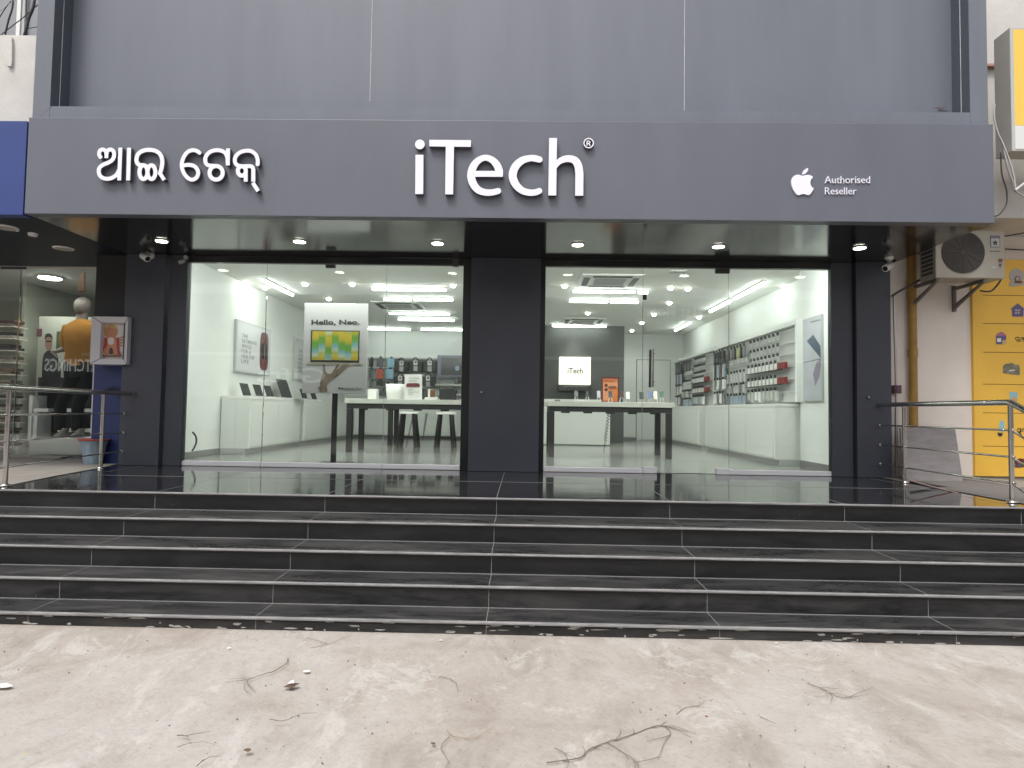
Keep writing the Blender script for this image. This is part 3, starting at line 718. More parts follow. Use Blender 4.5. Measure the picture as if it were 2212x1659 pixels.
def lines_text(ls, mp0, mt, par, w, hh, gap, depth=.002):
    for i, s_ in enumerate(ls):
        text(s_, (lambda a, b, c, i=i: mp0(a, b-i*gap, c)), mt, depth, 'printed_word', par, w*len(s_)/max(len(x) for x in ls), hh)
def watch_poster(y0, y1, z0, z1, label):
    X = XWL+.001; t = T('watch_poster', label, 'poster', (X, (y0+y1)/2, z0), 'framed watch posters on the left wall')
    box('frame', M_lgrey, (X, X+.045, y0, y1, z0, z1), t, bevel=.004)
    box('print', M_post, (X+.0455, X+.047, y0+.03, y1-.03, z0+.03, z1-.03), t)
    H = z1-z0; Wd = y1-y0
    f = frame3((X+.0475, y0+Wd*.14, z0+H*.68), (0, 1, 0), (0, 0, 1))
    lines_text(['THE', 'ULTIMATE', 'WATCH', 'FOR A', 'HEALTHY', 'LIFE'], f, M_grey, t, Wd*.42, H*.075, H*.10)
    q = [(.5+.5*math.copysign(abs(math.cos(a))**.5, math.cos(a)), .5+.5*math.copysign(abs(math.sin(a))**.5, math.sin(a))) for a in [2*math.pi*i/36 for i in range(36)]]
    g2 = frame3((X+.0475, y0+Wd*.66, z0+H*.10), (0, Wd*.26, 0), (0, 0, H*.80))
    fill([q], .004, g2, 'printed_watch', M_maroon, t)
    fill([[(.15+.7*a, .3+.4*b) for a, b in q]], .006, g2, 'watch_glass', M_screen, t)
watch_poster(10.25, 11.65, P(509, 803, X=XWL).z, P(509, 690, X=XWL).z, 'framed poster of a maroon watch with grey lettering above the laptops')
watch_poster(12.9, 14.3, P(509, 803, X=XWL).z, P(509, 690, X=XWL).z, 'second framed watch poster, partly behind the hello sign')
def laptop(y, x=-4.47, s=1.0, label=''):
    t = T('laptop', label, 'laptop', (x, y, ZT), 'laptops on the white counters')
    b = .30*s
    MB().box(x-.02, x+.19*s, y-b/2, y+b/2, ZT+.001, ZT+.014).build('base', M_lgrey, t, bevel=.003)
    lean = .07*s; hh = .20*s
    MB().prism([(x-.02, y-b/2, ZT+.015), (x-.02, y+b/2, ZT+.015), (x-.02-lean, y+b/2, ZT+.015+hh), (x-.02-lean, y-b/2, ZT+.015+hh)], (.007, 0, 0)).build('screen', M_blackm, t)
laptop(10.25, label='open dark laptop nearest the window on the left counter')
laptop(10.75, label='open dark laptop in the middle of the three on the left counter')
laptop(11.2, label='open dark laptop farthest along the front left counter')
laptop(12.0, s=1.75, label='large dark display tilted on the left counter beside the hello sign')
laptop(13.0, label='small laptop on the second counter under the hello sign corner')
laptop(13.6, label='small laptop farther back on the second counter')
cb = MB(); cb.tube([P(x, y, Y=8.6) for x, y in spline([(416, 933), (423, 943), (424, 955), (420, 966), (415, 974)], 5)], .012, 8)
tag(cb.build('bent_cable', M_cable), 'curved black cable at the foot of the left wall by the window', 'cable')

# ---- hello sign on pole
YH = 8.35; hx = lambda a, b: ((1190+a/4.256)*.5486, (1180+b/4.256)*.5486)
hs_ = T('hello_sign_stand', 'white poster board reading Hello, Neo. on a black floor pole', 'sign', (P(719, 990, Y=YH).x, YH, Z0))
x0, x1, z0, z1 = RX(655, 655, 793, 850, YH)
M_board = mat('poster_board', (.62, .615, .62), .35)
box('board', M_board, (x0, x1, YH, YH+.03, z0, z1), hs_, bevel=.004)
box('pole', M_blackm, (P(714, 920, Y=YH).x, P(725, 920, Y=YH).x, YH+.031, YH+.07, Z0+.015, z1-.1), hs_, bevel=.004)
box('foot_plate', M_blackm, (P(719, 990, Y=YH).x-.22, P(719, 990, Y=YH).x+.22, YH-.08, YH+.25, Z0+.005, Z0+.016), hs_, bevel=.003)
def HT(s_, a0, b0, a1, b1, mt_): p = hx(a0, b0); q = hx(a1, b1); textY(s_, *p, *q, YH-.001, mt_, 'printed_word', hs_, bold=.03 if s_[0] == 'H' else .012)
HT('Hello, Neo.', 155, 335, 962, 432, M_dark)
HT('MacBook Neo', 648, 1468, 1005, 1508, M_grey)
pxpoly([(608, 1475), (622, 1468), (636, 1475), (632, 1485), (637, 1496), (625, 1504), (610, 1498), (605, 1486)], hx, YH-.001, .002, 'printed_emblem', M_dark, hs_)
def HR(a0, b0, a1, b1, mt_, nm, d, Yo=0):
    p = hx(a0, b0); q = hx(a1, b1); x0, x1, z0, z1 = RX(*p, *q, YH); return box(nm, mt_, (x0, x1, YH-.001-d, YH-.001-Yo, z0, z1), hs_)
HR(142, 515, 958, 1052, M_dark, 'printed_laptop', .003)
def screen_mat():
    m = bpy.data.materials.new('rainbow_capsule_print'); m.use_nodes = True; nt = m.node_tree; b = nt.nodes['Principled BSDF']; L = nt.links.new
    tc = N(m, 'ShaderNodeTexCoord'); sx = N(m, 'ShaderNodeSeparateXYZ'); L(tc.outputs['Generated'], sx.inputs[0])
    def mth(op, a, b_=None):
        n = N(m, 'ShaderNodeMath', operation=op)
        for i, v in enumerate((a, b_)):
            if v is None: continue
            if isinstance(v, (int, float)): n.inputs[i].default_value = v
            else: L(v, n.inputs[i])
        return n.outputs[0]
    col = mth('FLOOR', mth('MULTIPLY', sx.outputs[0], 7))
    off = mth('MULTIPLY', mth('SINE', mth('MULTIPLY', col, 2.4)), .22)
    t = mth('FRACT', mth('ADD', mth('SUBTRACT', 1, sx.outputs[2]), mth('ADD', off, .03)))
    r = N(m, 'ShaderNodeValToRGB'); L(t, r.inputs[0]); e = r.color_ramp.elements
    st_ = [(0, (.62, .50, .06)), (.25, (.60, .46, .05)), (.42, (.16, .38, .06)), (.58, (.18, .42, .10)), (.72, (.24, .50, .58)), (.86, (.55, .62, .42)), (.97, (.48, .46, .08))]
    while len(e) < len(st_): e.new(.5)
    for i, (p, c) in enumerate(st_): e[i].position = p; e[i].color = (*c, 1)
    L(r.outputs[0], b.inputs['Base Color']); b.inputs['Roughness'].default_value = .3; return m
HR(167, 533, 940, 1015, screen_mat(), 'printed_screen', .006, .0035)
HR(75, 1062, 1020, 1085, mat('printed_shelf', (.52, .50, .36), .5), 'printed_shelf', .003)
M_wood = mat('driftwood_print', (.27, .21, .15), .6, var=.3, vs=14, stretch=(1, 1, .4))
pxpoly([(342, 1086), (375, 1086), (385, 1130), (392, 1190), (415, 1230), (455, 1242), (495, 1230), (540, 1160), (580, 1090), (620, 1090), (575, 1165), (560, 1185), (615, 1150), (680, 1090), (790, 1090), (740, 1130), (660, 1210), (560, 1295), (480, 1340), (430, 1390), (412, 1450), (425, 1530), (400, 1548), (295, 1550), (290, 1500), (268, 1490), (268, 1470), (295, 1450), (300, 1390), (315, 1320), (340, 1240), (350, 1160)], hx, YH-.001, .003, 'printed_driftwood', M_wood, hs_)

# =================================================================== TABLES
M_ttop = mat('pale_table_top', (.62, .62, .57), .35)
def table(x0, x1, y0, y1, label, clips=True):
    t = T('display_table', label, 'table', ((x0+x1)/2, (y0+y1)/2, Z0), 'white topped display tables')
    box('tabletop', M_ttop, (x0, x1, y0, y1, ZT-.08, ZT), t, bevel=.004)
    box('apron', M_blackm, (x0+.03, x1-.03, y0+.03, y1-.03, ZT-.165, ZT-.081), t)
    for x in (x0+.03, x1-.12):
        for y in (y0+.03, y1-.12): box('leg', M_blackm, (x, x+.09, y, y+.09, Z0+.005, ZT-.166), t, bevel=.004)
    if clips:
        for k in range(5):
            x = x0+.3+(x1-x0-.6)*k/4; box('socket', M_blackm, (x-.07, x+.07, y0+.06, y0+.12, ZT-.19, ZT-.166), t)
table(P(747, 900, Y=10.55).x-.03, -.55, 10.55, 11.5, 'display table with black legs behind the hello sign, reaching the pillar')
table(-2.75, -1.0, 12.75, 13.5, 'second display table behind the stools at the back', False)
XT0, XT1 = P(1186, 900, Y=10.3).x-.03, P(1457, 900, Y=10.3).x
table(XT0, XT1, 10.3, 11.3, 'display table with black legs and phones right of the central pillar')
def stool(px, Y, label, sx=1):
    c = P(px, 960, Y=Y); t = T('stool', label, 'stool', (c.x, Y, Z0), 'stools with white seats and black legs')
    H = .70; w = .19
    MB().tube([(c.x, Y, Z0+H-.045), (c.x, Y, Z0+H-.005), (c.x, Y, Z0+H)], [w, w, w-.01], 24).build('seat', M_white2, t)
    for ax, ay in ((-1, -1), (1, -1), (-1, 1), (1, 1)):
        MB().tube([(c.x+ax*.11, Y+ay*.11, Z0+H-.046), (c.x+ax*.17, Y+ay*.17, Z0+.006)], [.034, .04], 8).build('leg', M_blackm, t)
    rg_ = MB(); q = .155
    for a, b in (((-q, -q), (q, -q)), ((q, -q), (q, q)), ((q, q), (-q, q)), ((-q, q), (-q, -q))): rg_.cyl((c.x+a[0], Y+a[1], Z0+.20), (c.x+b[0], Y+b[1], Z0+.20), .014, 8)
    rg_.build('footrest', M_blackm, t)
stool(882, 12.3, 'black legged stool, left one of the pair behind the front table')
stool(962, 12.4, 'black legged stool, right one of the pair, nearer the pillar')
def coil(p, q, r, n, label, mt_=None):
    m_ = MB(); L_ = q-p; pts = []
    for i in range(n*8+1):
        a = 2*math.pi*i/8; t_ = i/(n*8); pts.append(p+L_*t_+Vector((math.cos(a)*r*(.4 if t_ > .72 else 1), math.sin(a)*r*.6, 0)))
    m_.tube(pts, .006, 6); tag(m_.build('coiled_cord', M_cable), label, 'cord', 'coiled cords hanging under the tables')
coil(P(1315, 893, Y=10.7), P(1304, 978, Y=10.55), .022, 13, 'black coiled cord hanging under the right display table')
coil(P(922, 893, Y=11.2), P(913, 950, Y=11.2), .016, 14, 'black coiled cord between the two stools')
coil(P(893, 893, Y=11.3), P(877, 968, Y=11.0), .014, 14, 'black coiled cord before the left stool')

# ---- things on the left front table (photo detail window 1440,1360 x5.267)
kb = lambda a, b: ((1440+a/5.267)*.5486, (1360+b/5.267)*.5486)
def item(nm, a0, b0, a1, b1, Y, d, mt_, label, cat, bev=.004, grp=None, z0=None):
    p, q = kb(a0, b0), kb(a1, b1); x0, x1, zz0, z1 = RX(*p, *q, Y); o = box(nm, mt_, (x0, x1, Y, Y+d, zz0 if z0 is None else z0, z1), None, bev); tag(o, label, cat, grp); return o
Yt = 10.75
ps_ = T('watch_stand_poster', 'white standing poster of a maroon watch on the front display table', 'poster', (P(*kb(982, 1120), Y=Yt).x, Yt, ZT))
x0, x1, _, z1 = RX(*kb(803, 600), *kb(1165, 1120), Yt)
box('board', M_white2, (x0, x1, Yt, Yt+.012, ZT+.001, z1), ps_)
MB().prism([((x0+x1)/2-.05, Yt+.0121, ZT+.002), ((x0+x1)/2+.05, Yt+.0121, ZT+.002), ((x0+x1)/2+.05, Yt+.0121, ZT+.3), ((x0+x1)/2-.05, Yt+.0121, ZT+.3)], (0, .003, 0)).build('strut', M_lgrey, ps_)
for s_, a0, b0, a1, b1 in (('THE ULTIMATE', 890, 665, 1110, 705), ('WATCH', 890, 720, 1060, 765), ('FOR A', 885, 905, 1000, 945), ('HEALTHY', 885, 955, 1100, 990), ('LIFE', 885, 1000, 980, 1030)):
    textY(s_, *kb(a0, b0), *kb(a1, b1), Yt-.001, M_grey, 'printed_word', ps_)
def capsule(cx, cy_, rx, ry, n=32): return [(cx+rx*math.copysign(abs(math.cos(a))**.4, math.cos(a)), cy_+ry*math.copysign(abs(math.sin(a))**.6, math.sin(a))) for a in [2*math.pi*i/n for i in range(n)]]
pxpoly(capsule(982, 833, 140, 50), kb, Yt-.001, .004, 'printed_watch', M_maroon, ps_, False)
pxpoly([(850, 862), (1110, 862), (1085, 880), (870, 880)], kb, Yt-.0051, .001, 'printed_highlight', M_lgrey, ps_, False)
# white tub
c = P(*kb(640, 1100), Y=10.9); MBt = MB().loft([(c.x, 10.95, ZT+.001, .17, .17), (c.x, 10.95, ZT+.10, .185, .185), (c.x, 10.95, ZT+.26, .20, .20), (c.x, 10.95, ZT+.262, .185, .185), (c.x, 10.95, ZT+.06, .16, .16)], 28, True)
tag(MBt.build('white_tub', M_white2), 'round white tub on the front table left of the watch poster', 'tub')
item('white_carton', 45, 905, 222, 1120, 10.95, .2, M_white2, 'plain white carton on the table edge beside the hello sign', 'box', z0=ZT+.001)
# black handbag
bg_ = T('black_handbag', 'black soft handbag standing on the front table near the pillar', 'bag', (P(*kb(1700, 1130), Y=10.8).x, 10.85, ZT))
p = [P(*kb(a, b), Y=10.8) for a, b in ((1530, 1128), (1527, 1040), (1532, 1000), (1525, 905), (1830, 895), (1860, 940), (1868, 1120), (1860, 1128))]
for q in p: q.z = max(q.z, ZT+.001)
MB().prism([q for q in p], (0, .13, 0)).build('bag_body', M_blackm, bg_, bevel=.008)
MB().tube([P(*kb(*q), Y=10.86) for q in spline([(1840, 910), (1850, 870), (1880, 920), (1888, 970), (1868, 1010)], 4)], .009, 8).build('strap', M_cable, bg_)
tb = T('tablet_stand', 'white tablet stand lying tilted between the watch poster and handbag', 'stand', (P(*kb(1355, 1128), Y=10.6).x, 10.65, ZT))
pw = [P(*kb(a, b), Y=10.6) for a, b in ((1210, 1128), (1235, 1075), (1500, 1070), (1468, 1128))]
for q in pw: q.z = max(q.z, ZT+.001)
MB().prism(pw, (0, .1, 0)).build('base', M_white2, tb)
x0, x1, zz, z1 = RX(*kb(1283, 905), *kb(1325, 1080), 10.66); box('post', M_white2, (x0, x1, 10.701, 10.72, ZT+.002, z1), tb)
item('dark_case_box', 1170, 888, 1280, 1120, 10.9, .06, M_dark, 'dark upright case behind the white tablet stand', 'box', z0=ZT+.001)
item('brown_leather_case', 1335, 930, 1435, 1060, 10.95, .04, M_brown, 'brown leather case between the tablet stand and handbag', 'case', z0=ZT+.001)
# ---- back wall display
YB = YBK-.35
bc = T('back_cabinets', 'row of tall white drawers along the back wall under the accessories', 'cabinet', (-2.6, 16, Z0))
box('cabinet', M_white, (XWL+.5, -1.25, 15.9, YBK-.001, Z0+.09, Z0+.86), bc); box('worktop', M_white2, (XWL+.5, -1.25, 15.88, YBK-.001, Z0+.861, Z0+.90), bc)
box('plinth', M_grey, (XWL+.5, -1.26, 15.95, YBK-.001, Z0+.005, Z0+.09), bc)
for k in range(5): box('drawer', M_white, (XWL+.53+k*.59, XWL+.53+k*.59+.575, 15.884, 15.899, Z0+.12, Z0+.84), bc, bevel=.003)
rail = MB()
for b in (262, 480, 710, 880): 
    p = P(*kb(50, b), Y=YB+.2); q = P(*kb(1480, b), Y=YB+.2); rail.box(p.x, q.x, YB+.19, YBK-.001, p.z-.02, p.z+.02)
tag(rail.build('hanging_rails', M_lgrey), 'pale horizontal rails for hanging cases on the back wall', 'rack')
def case(a0, b0, a1, b1, mt_, label):
    p, q = kb(a0, b0), kb(a1, b1); x0, x1, z0, z1 = RX(*p, *q, YB); t = T('hanging_case', label, 'case', ((x0+x1)/2, YB, z0), 'cases hanging on the back wall')
    box('case_body', mt_, (x0, x1, YB, YB+.05, z0, z1), t, bevel=.015)
    xm = (x0+x1)/2; MB().box(xm-.012, xm+.012, YB+.01, YB+.19, z1+.001, z1+.05).build('hook', M_dark, t)
case(65, 275, 147, 450, M_dark, 'dark green case in the top row beside the hello sign')
case(222, 262, 360, 448, mat('slate_case', (.16, .165, .18), .6), 'slate grey case in the top row on the back wall')
case(440, 270, 592, 455, M_lblue, 'light blue case in the top row on the back wall')
case(55, 495, 138, 688, mat('slate_green_case', (.13, .145, .15), .6), 'dark case in the second row beside the hello sign')
case(217, 490, 360, 690, M_redc, 'coral red case in the second row on the back wall')
case(415, 488, 572, 692, M_lblue, 'light blue case in the second row on the back wall')
case(215, 735, 358, 835, M_dark, 'small black case in the third row below the coral case')
case(400, 800, 492, 910, M_dark, 'small black angled case below the light blue cases')
case(60, 740, 145, 860, M_grey, 'small grey case in the third row at the hello sign edge')
case(230, 930, 480, 1045, mat('striped_pack', (.14, .14, .14), .5, var=.5, vs=10), 'dark packed cases on the lowest rail above the white carton')
def bag(a0, b0, a1, b1, lx, ly, label):
    p, q = kb(a0, b0), kb(a1, b1); x0, x1, z0, z1 = RX(*p, *q, YB); t = T('laptop_bag', label, 'bag', ((x0+x1)/2, YB, z0), 'black laptop bags hanging on the back wall')
    box('bag_body', M_dark, (x0, x1, YB, YB+.1, z0, z1), t, bevel=.02)
    s_ = [P(*kb(lx+dx, ly+dy), Y=YB-.01) for dx, dy in spline([(-48, 75), (-42, 30), (-15, 2), (15, 2), (42, 30), (48, 75)], 4)]
    MB().tube(s_, .012, 8).build('strap', M_dark, t)
    a, b = kb(lx-42, ly+60), kb(lx+42, ly+155); c0, c1, c2, c3 = RX(*a, *b, YB-.02); box('tag', M_white2, (c0, c1, YB-.02, YB-.012, c2, c3), t)
    a, b = kb(lx-18, ly+75), kb(lx+25, ly+120); d0, d1, d2, d3 = RX(*a, *b, YB-.02); box('tag_print', M_grey, (d0, d1, YB-.022, YB-.0205, d2, d3), t)
    a, b = kb(lx-42, ly+175), kb(lx+42, ly+285); c0, c1, c2, c3 = RX(*a, *b, YB-.02); box('tag', M_lgrey, (c0, c1, YB-.02, YB-.012, c2, c3), t)
bag(602, 325, 885, 545, 740, 260, 'black laptop bag at the left of the top row on the back wall')
bag(890, 325, 1175, 540, 1032, 250, 'black laptop bag in the middle of the top row on the back wall')
bag(1180, 325, 1478, 545, 1325, 258, 'black laptop bag at the right of the top row beside the television')
bag(580, 635, 798, 895, 712, 578, 'black laptop bag in the lower row left of the standing watch poster')
bag(1172, 640, 1440, 850, 1292, 578, 'black laptop bag in the lower row right of the standing watch poster')
tv = T('wall_display', 'large dark screen in a blue grey frame on the back wall', 'screen', (P(*kb(1770, 670), Y=YB).x, YB, 2))
x0, x1, z0, z1 = RX(*kb(1482, 207), *kb(2120, 668), YB); box('frame', mat('blue_grey_frame', (.20, .20, .27), .4), (x0, x1, YB, YB+.08, z0, z1), tv, bevel=.008)
x0, x1, z0, z1 = RX(*kb(1562, 255), *kb(2080, 615), YB); box('screen', mat('picture_screen', (.06, .058, .065), .2, var=.7, vs=2.2, stretch=(.6, 1, 1.6)), (x0, x1, YB-.004, YB-.001, z0, z1), tv)
pxpoly(capsule(1898, 475, 42, 48), kb, YB-.0045, .001, 'picture_highlight', mat('pale_blue_glow_print', (.35, .42, .60), .3), tv, False)
sh = T('wall_shelves', 'white wall shelves below the large screen on the back wall', 'shelf', (P(*kb(1740, 830), Y=YB).x, YB, 1.6))
for b in (822, 1018):
    x0, x1, z0, z1 = RX(*kb(1440, b-12), *kb(2050, b+12), YB); box('shelf_board', M_white2, (x0, x1, YB-.05, YBK-.001, z0, z1), sh)
for a in (1530, 1920):
    x0, x1, z0, z1 = RX(*kb(a-5, 690), *kb(a+5, 1100), YBK-.03); box('upright', M_lgrey, (x0, x1, YBK-.04, YBK-.0011, z0, z1), sh)
item('bottle_box', 1838, 690, 1925, 808, YB-.02, .06, M_grey, 'small dark framed pack on the shelf under the large screen', 'box')

# =================================================================== RIGHT HALF
k4 = lambda a, b: ((2050+a*.5547)*.5486, (980+b*.5547)*.5486)
rcn = T('reception_counter', 'plain white reception counter in front of the dark feature wall', 'counter', (1, 14.2, Z0))
box('front_panel', M_white, (-.7, P(1318, 900, Y=14.0).x, 14.0, 14.6, Z0+.03, Z0+1.02), rcn, bevel=.005)
box('plinth', M_grey, (-.68, P(1318, 900, Y=14.0).x-.02, 14.02, 14.58, Z0+.005, Z0+.03), rcn)
ls = T('lit_logo_sign', 'glowing white square sign reading iTech above a black strip', 'sign', (P(1242, 843, Y=15.0).x, 15.2, 1.9))
x0, x1, z0, z1 = RX(1208, 771, 1276, 831, 15.1); box('light_box', M_box, (x0, x1, 15.1, 15.299, z0, z1), ls, bevel=.006)
textY('iTech', 1226, 795, 1259, 807, 15.099, M_dark, 'printed_word', ls, bold=.015)
x0, x1, z0, z1 = RX(1207, 831.5, 1277, 844, 15.1); box('strip', M_dark, (x0, x1, 15.1, 15.299, z0, z1-.003), ls)
textY('Apple Authorised Reseller', 1217, 833, 1268, 836.5, 15.099, M_lgrey, 'printed_word', ls)
# spot washing the wall above the lit sign
for (px, py, e) in ((1242, 726, 14),):
    l = bpy.data.lights.new('downlight_beam', 'SPOT'); l.energy = e; l.spot_size = R(70); l.spot_blend = .8; l.shadow_soft_size = .04; l.color = (1, .97, .86)
    o = bpy.data.objects.new('downlight_beam', l); COL.objects.link(o); o.location = (P(px, py, Y=15.0).x, 15.0, ZC-.06); o.rotation_euler = (R(12), 0, 0)
    c = Vector((o.location.x, 15.0, ZC)); t = T('downlight', 'downlight directly above the glowing white square sign', 'lamp', c, 'round downlights in the shop ceiling')
    MB().tube([c, c+Vector((0, 0, -.01))], [.075, .07], 20).build('bezel', M_white2, t); MB().tube([c+Vector((0, 0, -.011)), c+Vector((0, 0, -.03))], [.05, .04], 16).build('bulb', M_down, t)
for (X, Y_, s_, e) in ((XWL+.45, 10.9, 1, 2.5), (XWR-.6, 12.9, -1, 6)):
    l = bpy.data.lights.new('downlight_beam', 'SPOT'); l.energy = e; l.spot_size = R(64); l.spot_blend = .7; l.shadow_soft_size = .04; l.color = (.97, 1, .93)
    o = bpy.data.objects.new('downlight_beam', l); COL.objects.link(o); o.location = (X, Y_, ZC-.07); o.rotation_euler = (0, R(-18*s_), 0)
# orange poster stand on right table
kt = lambda a, b: ((2160+a/4.096)*.5486, (1380+b/4.096)*.5486)
Yo = 10.75
op = T('phone_poster_stand', 'orange poster of a phone in a dark frame on the right table', 'poster', (P(*kt(995, 828), Y=Yo).x, Yo, ZT))
x0, x1, _, z1 = RX(*kt(856, 430), *kt(1137, 828), Yo); box('frame', M_maroon, (x0, x1, Yo, Yo+.02, ZT+.001, z1), op)
x0, x1, z0, z1 = RX(*kt(876, 455), *kt(1115, 822), Yo); box('print', M_orange, (x0, x1, Yo-.002, Yo-.0005, z0, z1), op)
M_lor = mat('pale_orange_print', (.66, .30, .16), .4)
pxpoly([(880, 540), (890, 520), (930, 514), (1110, 514), (1114, 590), (980, 600), (968, 660), (968, 800), (884, 800)], kt, Yo-.0025, .001, 'printed_phone', M_lor, op, False)
for (a, b) in ((928, 562), (928, 632)): pxpoly(capsule(a, b, 25, 25, 16), kt, Yo-.004, .001, 'printed_lens', M_maroon, op, False)
pxpoly(capsule(1030, 598, 66, 26, 20), kt, Yo-.0042, .001, 'printed_bar', mat('brown_print', (.25, .10, .06), .4), op, False)
text('iPhone', frame3(P(*kt(895, 505), Y=Yo-.0025), (.17, 0, 0), (0, 0, .035)), M_maroon, .001, 'printed_word', op)
def phone(px0, py0, px1, py1, mt_, label, Y=10.55):
    x0, x1, z0, z1 = RX(*kt(px0, py0), *kt(px1, py1), Y); xm = (x0+x1)/2
    t = T('display_phone', label, 'phone', (xm, Y+.05, ZT), 'phones on stands on the right table')
    MB().prism([(x0, Y, z0), (x1, Y, z0), (x1, Y+.04, z1), (x0, Y+.04, z1)], (0, .009, 0)).build('phone_body', mt_, t, bevel=.004)
    MB().tube([(xm, Y+.03, (z0+z1)/2), (xm-.01, Y+.05, z0), (xm-.03, Y+.05, ZT+.006)], .007, 8).build('stand', M_white2, t)
    MB().tube([(xm, Y+.03, (z0+z1)/2), (xm+.02, Y+.03, z0), (xm+.035, Y+.03, ZT+.006)], .006, 8).build('stand', M_white2, t)
    MB().cyl((xm, Y+.04, ZT+.001), (xm, Y+.04, ZT+.006), .05, 16).build('foot', M_white2, t)
M_lil = mat('lilac_phone', (.50, .44, .54), .3); M_green = mat('green_phone', (.07, .15, .11), .3); M_pblue = mat('blue_phone', (.10, .14, .32), .3)
phone(415, 645, 480, 762, mat('charcoal_phone', (.07, .07, .08), .3), 'charcoal phone on a stand under the glowing sign')
phone(600, 655, 650, 750, M_dark, 'dark phone edge on a stand left of the orange poster')
phone(780, 650, 840, 760, M_lil, 'lilac phone on a stand touching the orange poster left side')
phone(970, 655, 1032, 758, mat('navy_phone', (.03, .035, .06), .3), 'navy phone on a stand in front of the orange poster', 10.5)
phone(1152, 660, 1215, 755, mat('plum_phone', (.08, .035, .04), .3), 'plum phone on a stand just right of the orange poster')
phone(1252, 668, 1315, 785, M_white2, 'white phone on a stand left of the door joint')
phone(1468, 668, 1535, 785, M_dark, 'black phone with white back at the door joint on the right table')
phone(1610, 655, 1675, 765, M_pblue, 'blue phone on a stand near the right end of the table')
phone(1695, 662, 1760, 790, mat('cream_phone', (.66, .64, .55), .3), 'cream phone between the blue and the green phone')
phone(1800, 660, 1862, 755, M_green, 'green phone on a stand at the right end of the table')
o = MB().box(*RX(*kt(105, 790), *kt(190, 815), 10.6)[:2], 10.6, 10.75, ZT+.001, ZT+.035).build('green_pack', mat('sage_pack', (.25, .27, .20), .5), bevel=.004); tag(o, 'small sage pack lying on the right table near the pillar', 'box')
o = MB().box(*RX(*kt(420, 790), *kt(625, 820), 10.6)[:2], 10.62, 10.9, ZT+.001, ZT+.03).build('white_tray', M_white2, bevel=.008); tag(o, 'flat white tray under the charcoal phone on the right table', 'tray')
# hanging divider post seen through the door is the handle; racks on the right wall
counter(3.68, XWR-.02, 9.32, 12.85, -1, 'white base cabinet under the nearer accessory rack on the right wall', 'white display counters', 3)
counter(3.66, XWR-.02, 13.25, 16.6, -1, 'white base cabinet under the farther accessory rack on the right wall', 'white display counters', 2)
XR_ = 3.98
M_peg = mat('grey_slat_panel', (.50, .51, .50), .55, var=.03, vs=3)
def rack(y0, y1, z0, z1, label):
    t = T('accessory_rack', label, 'rack', (XR_, (y0+y1)/2, z0), 'accessory racks on the right wall')
    box('back_panel', M_peg, (XR_, XWR-.001, y0, y1, z0, z1), t)
    box('side_frame', M_wall, (XR_-.07, XWR-.001, y0-.05, y0-.001, z0, z1+.08), t); box('side_frame', M_wall, (XR_-.07, XWR-.001, y1+.001, y1+.05, z0, z1+.08), t)
    box('top_frame', M_wall, (XR_-.07, XWR-.001, y0, y1, z1+.001, z1+.08), t)
    for k in range(6):
        z = z1-(z1-z0)*(k*.163+.03); box('slat', M_lgrey, (XR_-.007, XR_-.001, y0+.01, y1-.01, z-.055, z-.0), t)
        box('hook_rail', M_white2, (XR_-.02, XR_-.0071, y0+.03, y1-.03, z-.012, z-.004), t)
    return t
RZ0, RZ1 = ZT+.02, 2.72
rack(9.18, 12.8, RZ0, RZ1, 'nearer tall accessory rack on the right wall hung with boxed goods')
rack(13.1, 16.0, RZ0, RZ1, 'farther accessory rack on the right wall, partly behind the table')
M_pack = mat('pale_blister_pack', (.52, .53, .51), .3, var=.12, vs=30); M_pack2 = mat('grey_blister_pack', (.22, .22, .23), .35, var=.3, vs=30)
M_pblu = mat('bluish_blister_pack', (.33, .38, .45), .3, var=.15, vs=30); M_yel = mat('yellow_strap_pack', (.50, .50, .22), .4)
M_case1 = mat('black_phone_case', (.045, .046, .05), .4); M_cased = mat('blue_phone_case', (.36, .44, .52), .4); M_casebr = mat('brown_phone_case', (.16, .085, .06), .4)
def hung(y, zt, w, hgt, off, mt_, label, nm, grp, hook=True, th=.03, black=False):
    x = XR_-.035-off
    t = T(nm, label, 'packet', (x, y, zt-hgt), grp)
    box('pack', mt_, (x-th, x, y-w/2, y+w/2, zt-hgt, zt-.03), t)
    if black: box('pack_edge', M_dark, (x-th-.001, x+.001, y+w/2-.001, y+w/2+.012, zt-hgt-.001, zt-.028), t)
    if hook: MB().box(x-th-.02, x-th+.012, y-.012, y+.012, zt-.028, zt+.018).build('hook', M_dark, t)
rq = random.Random(5)
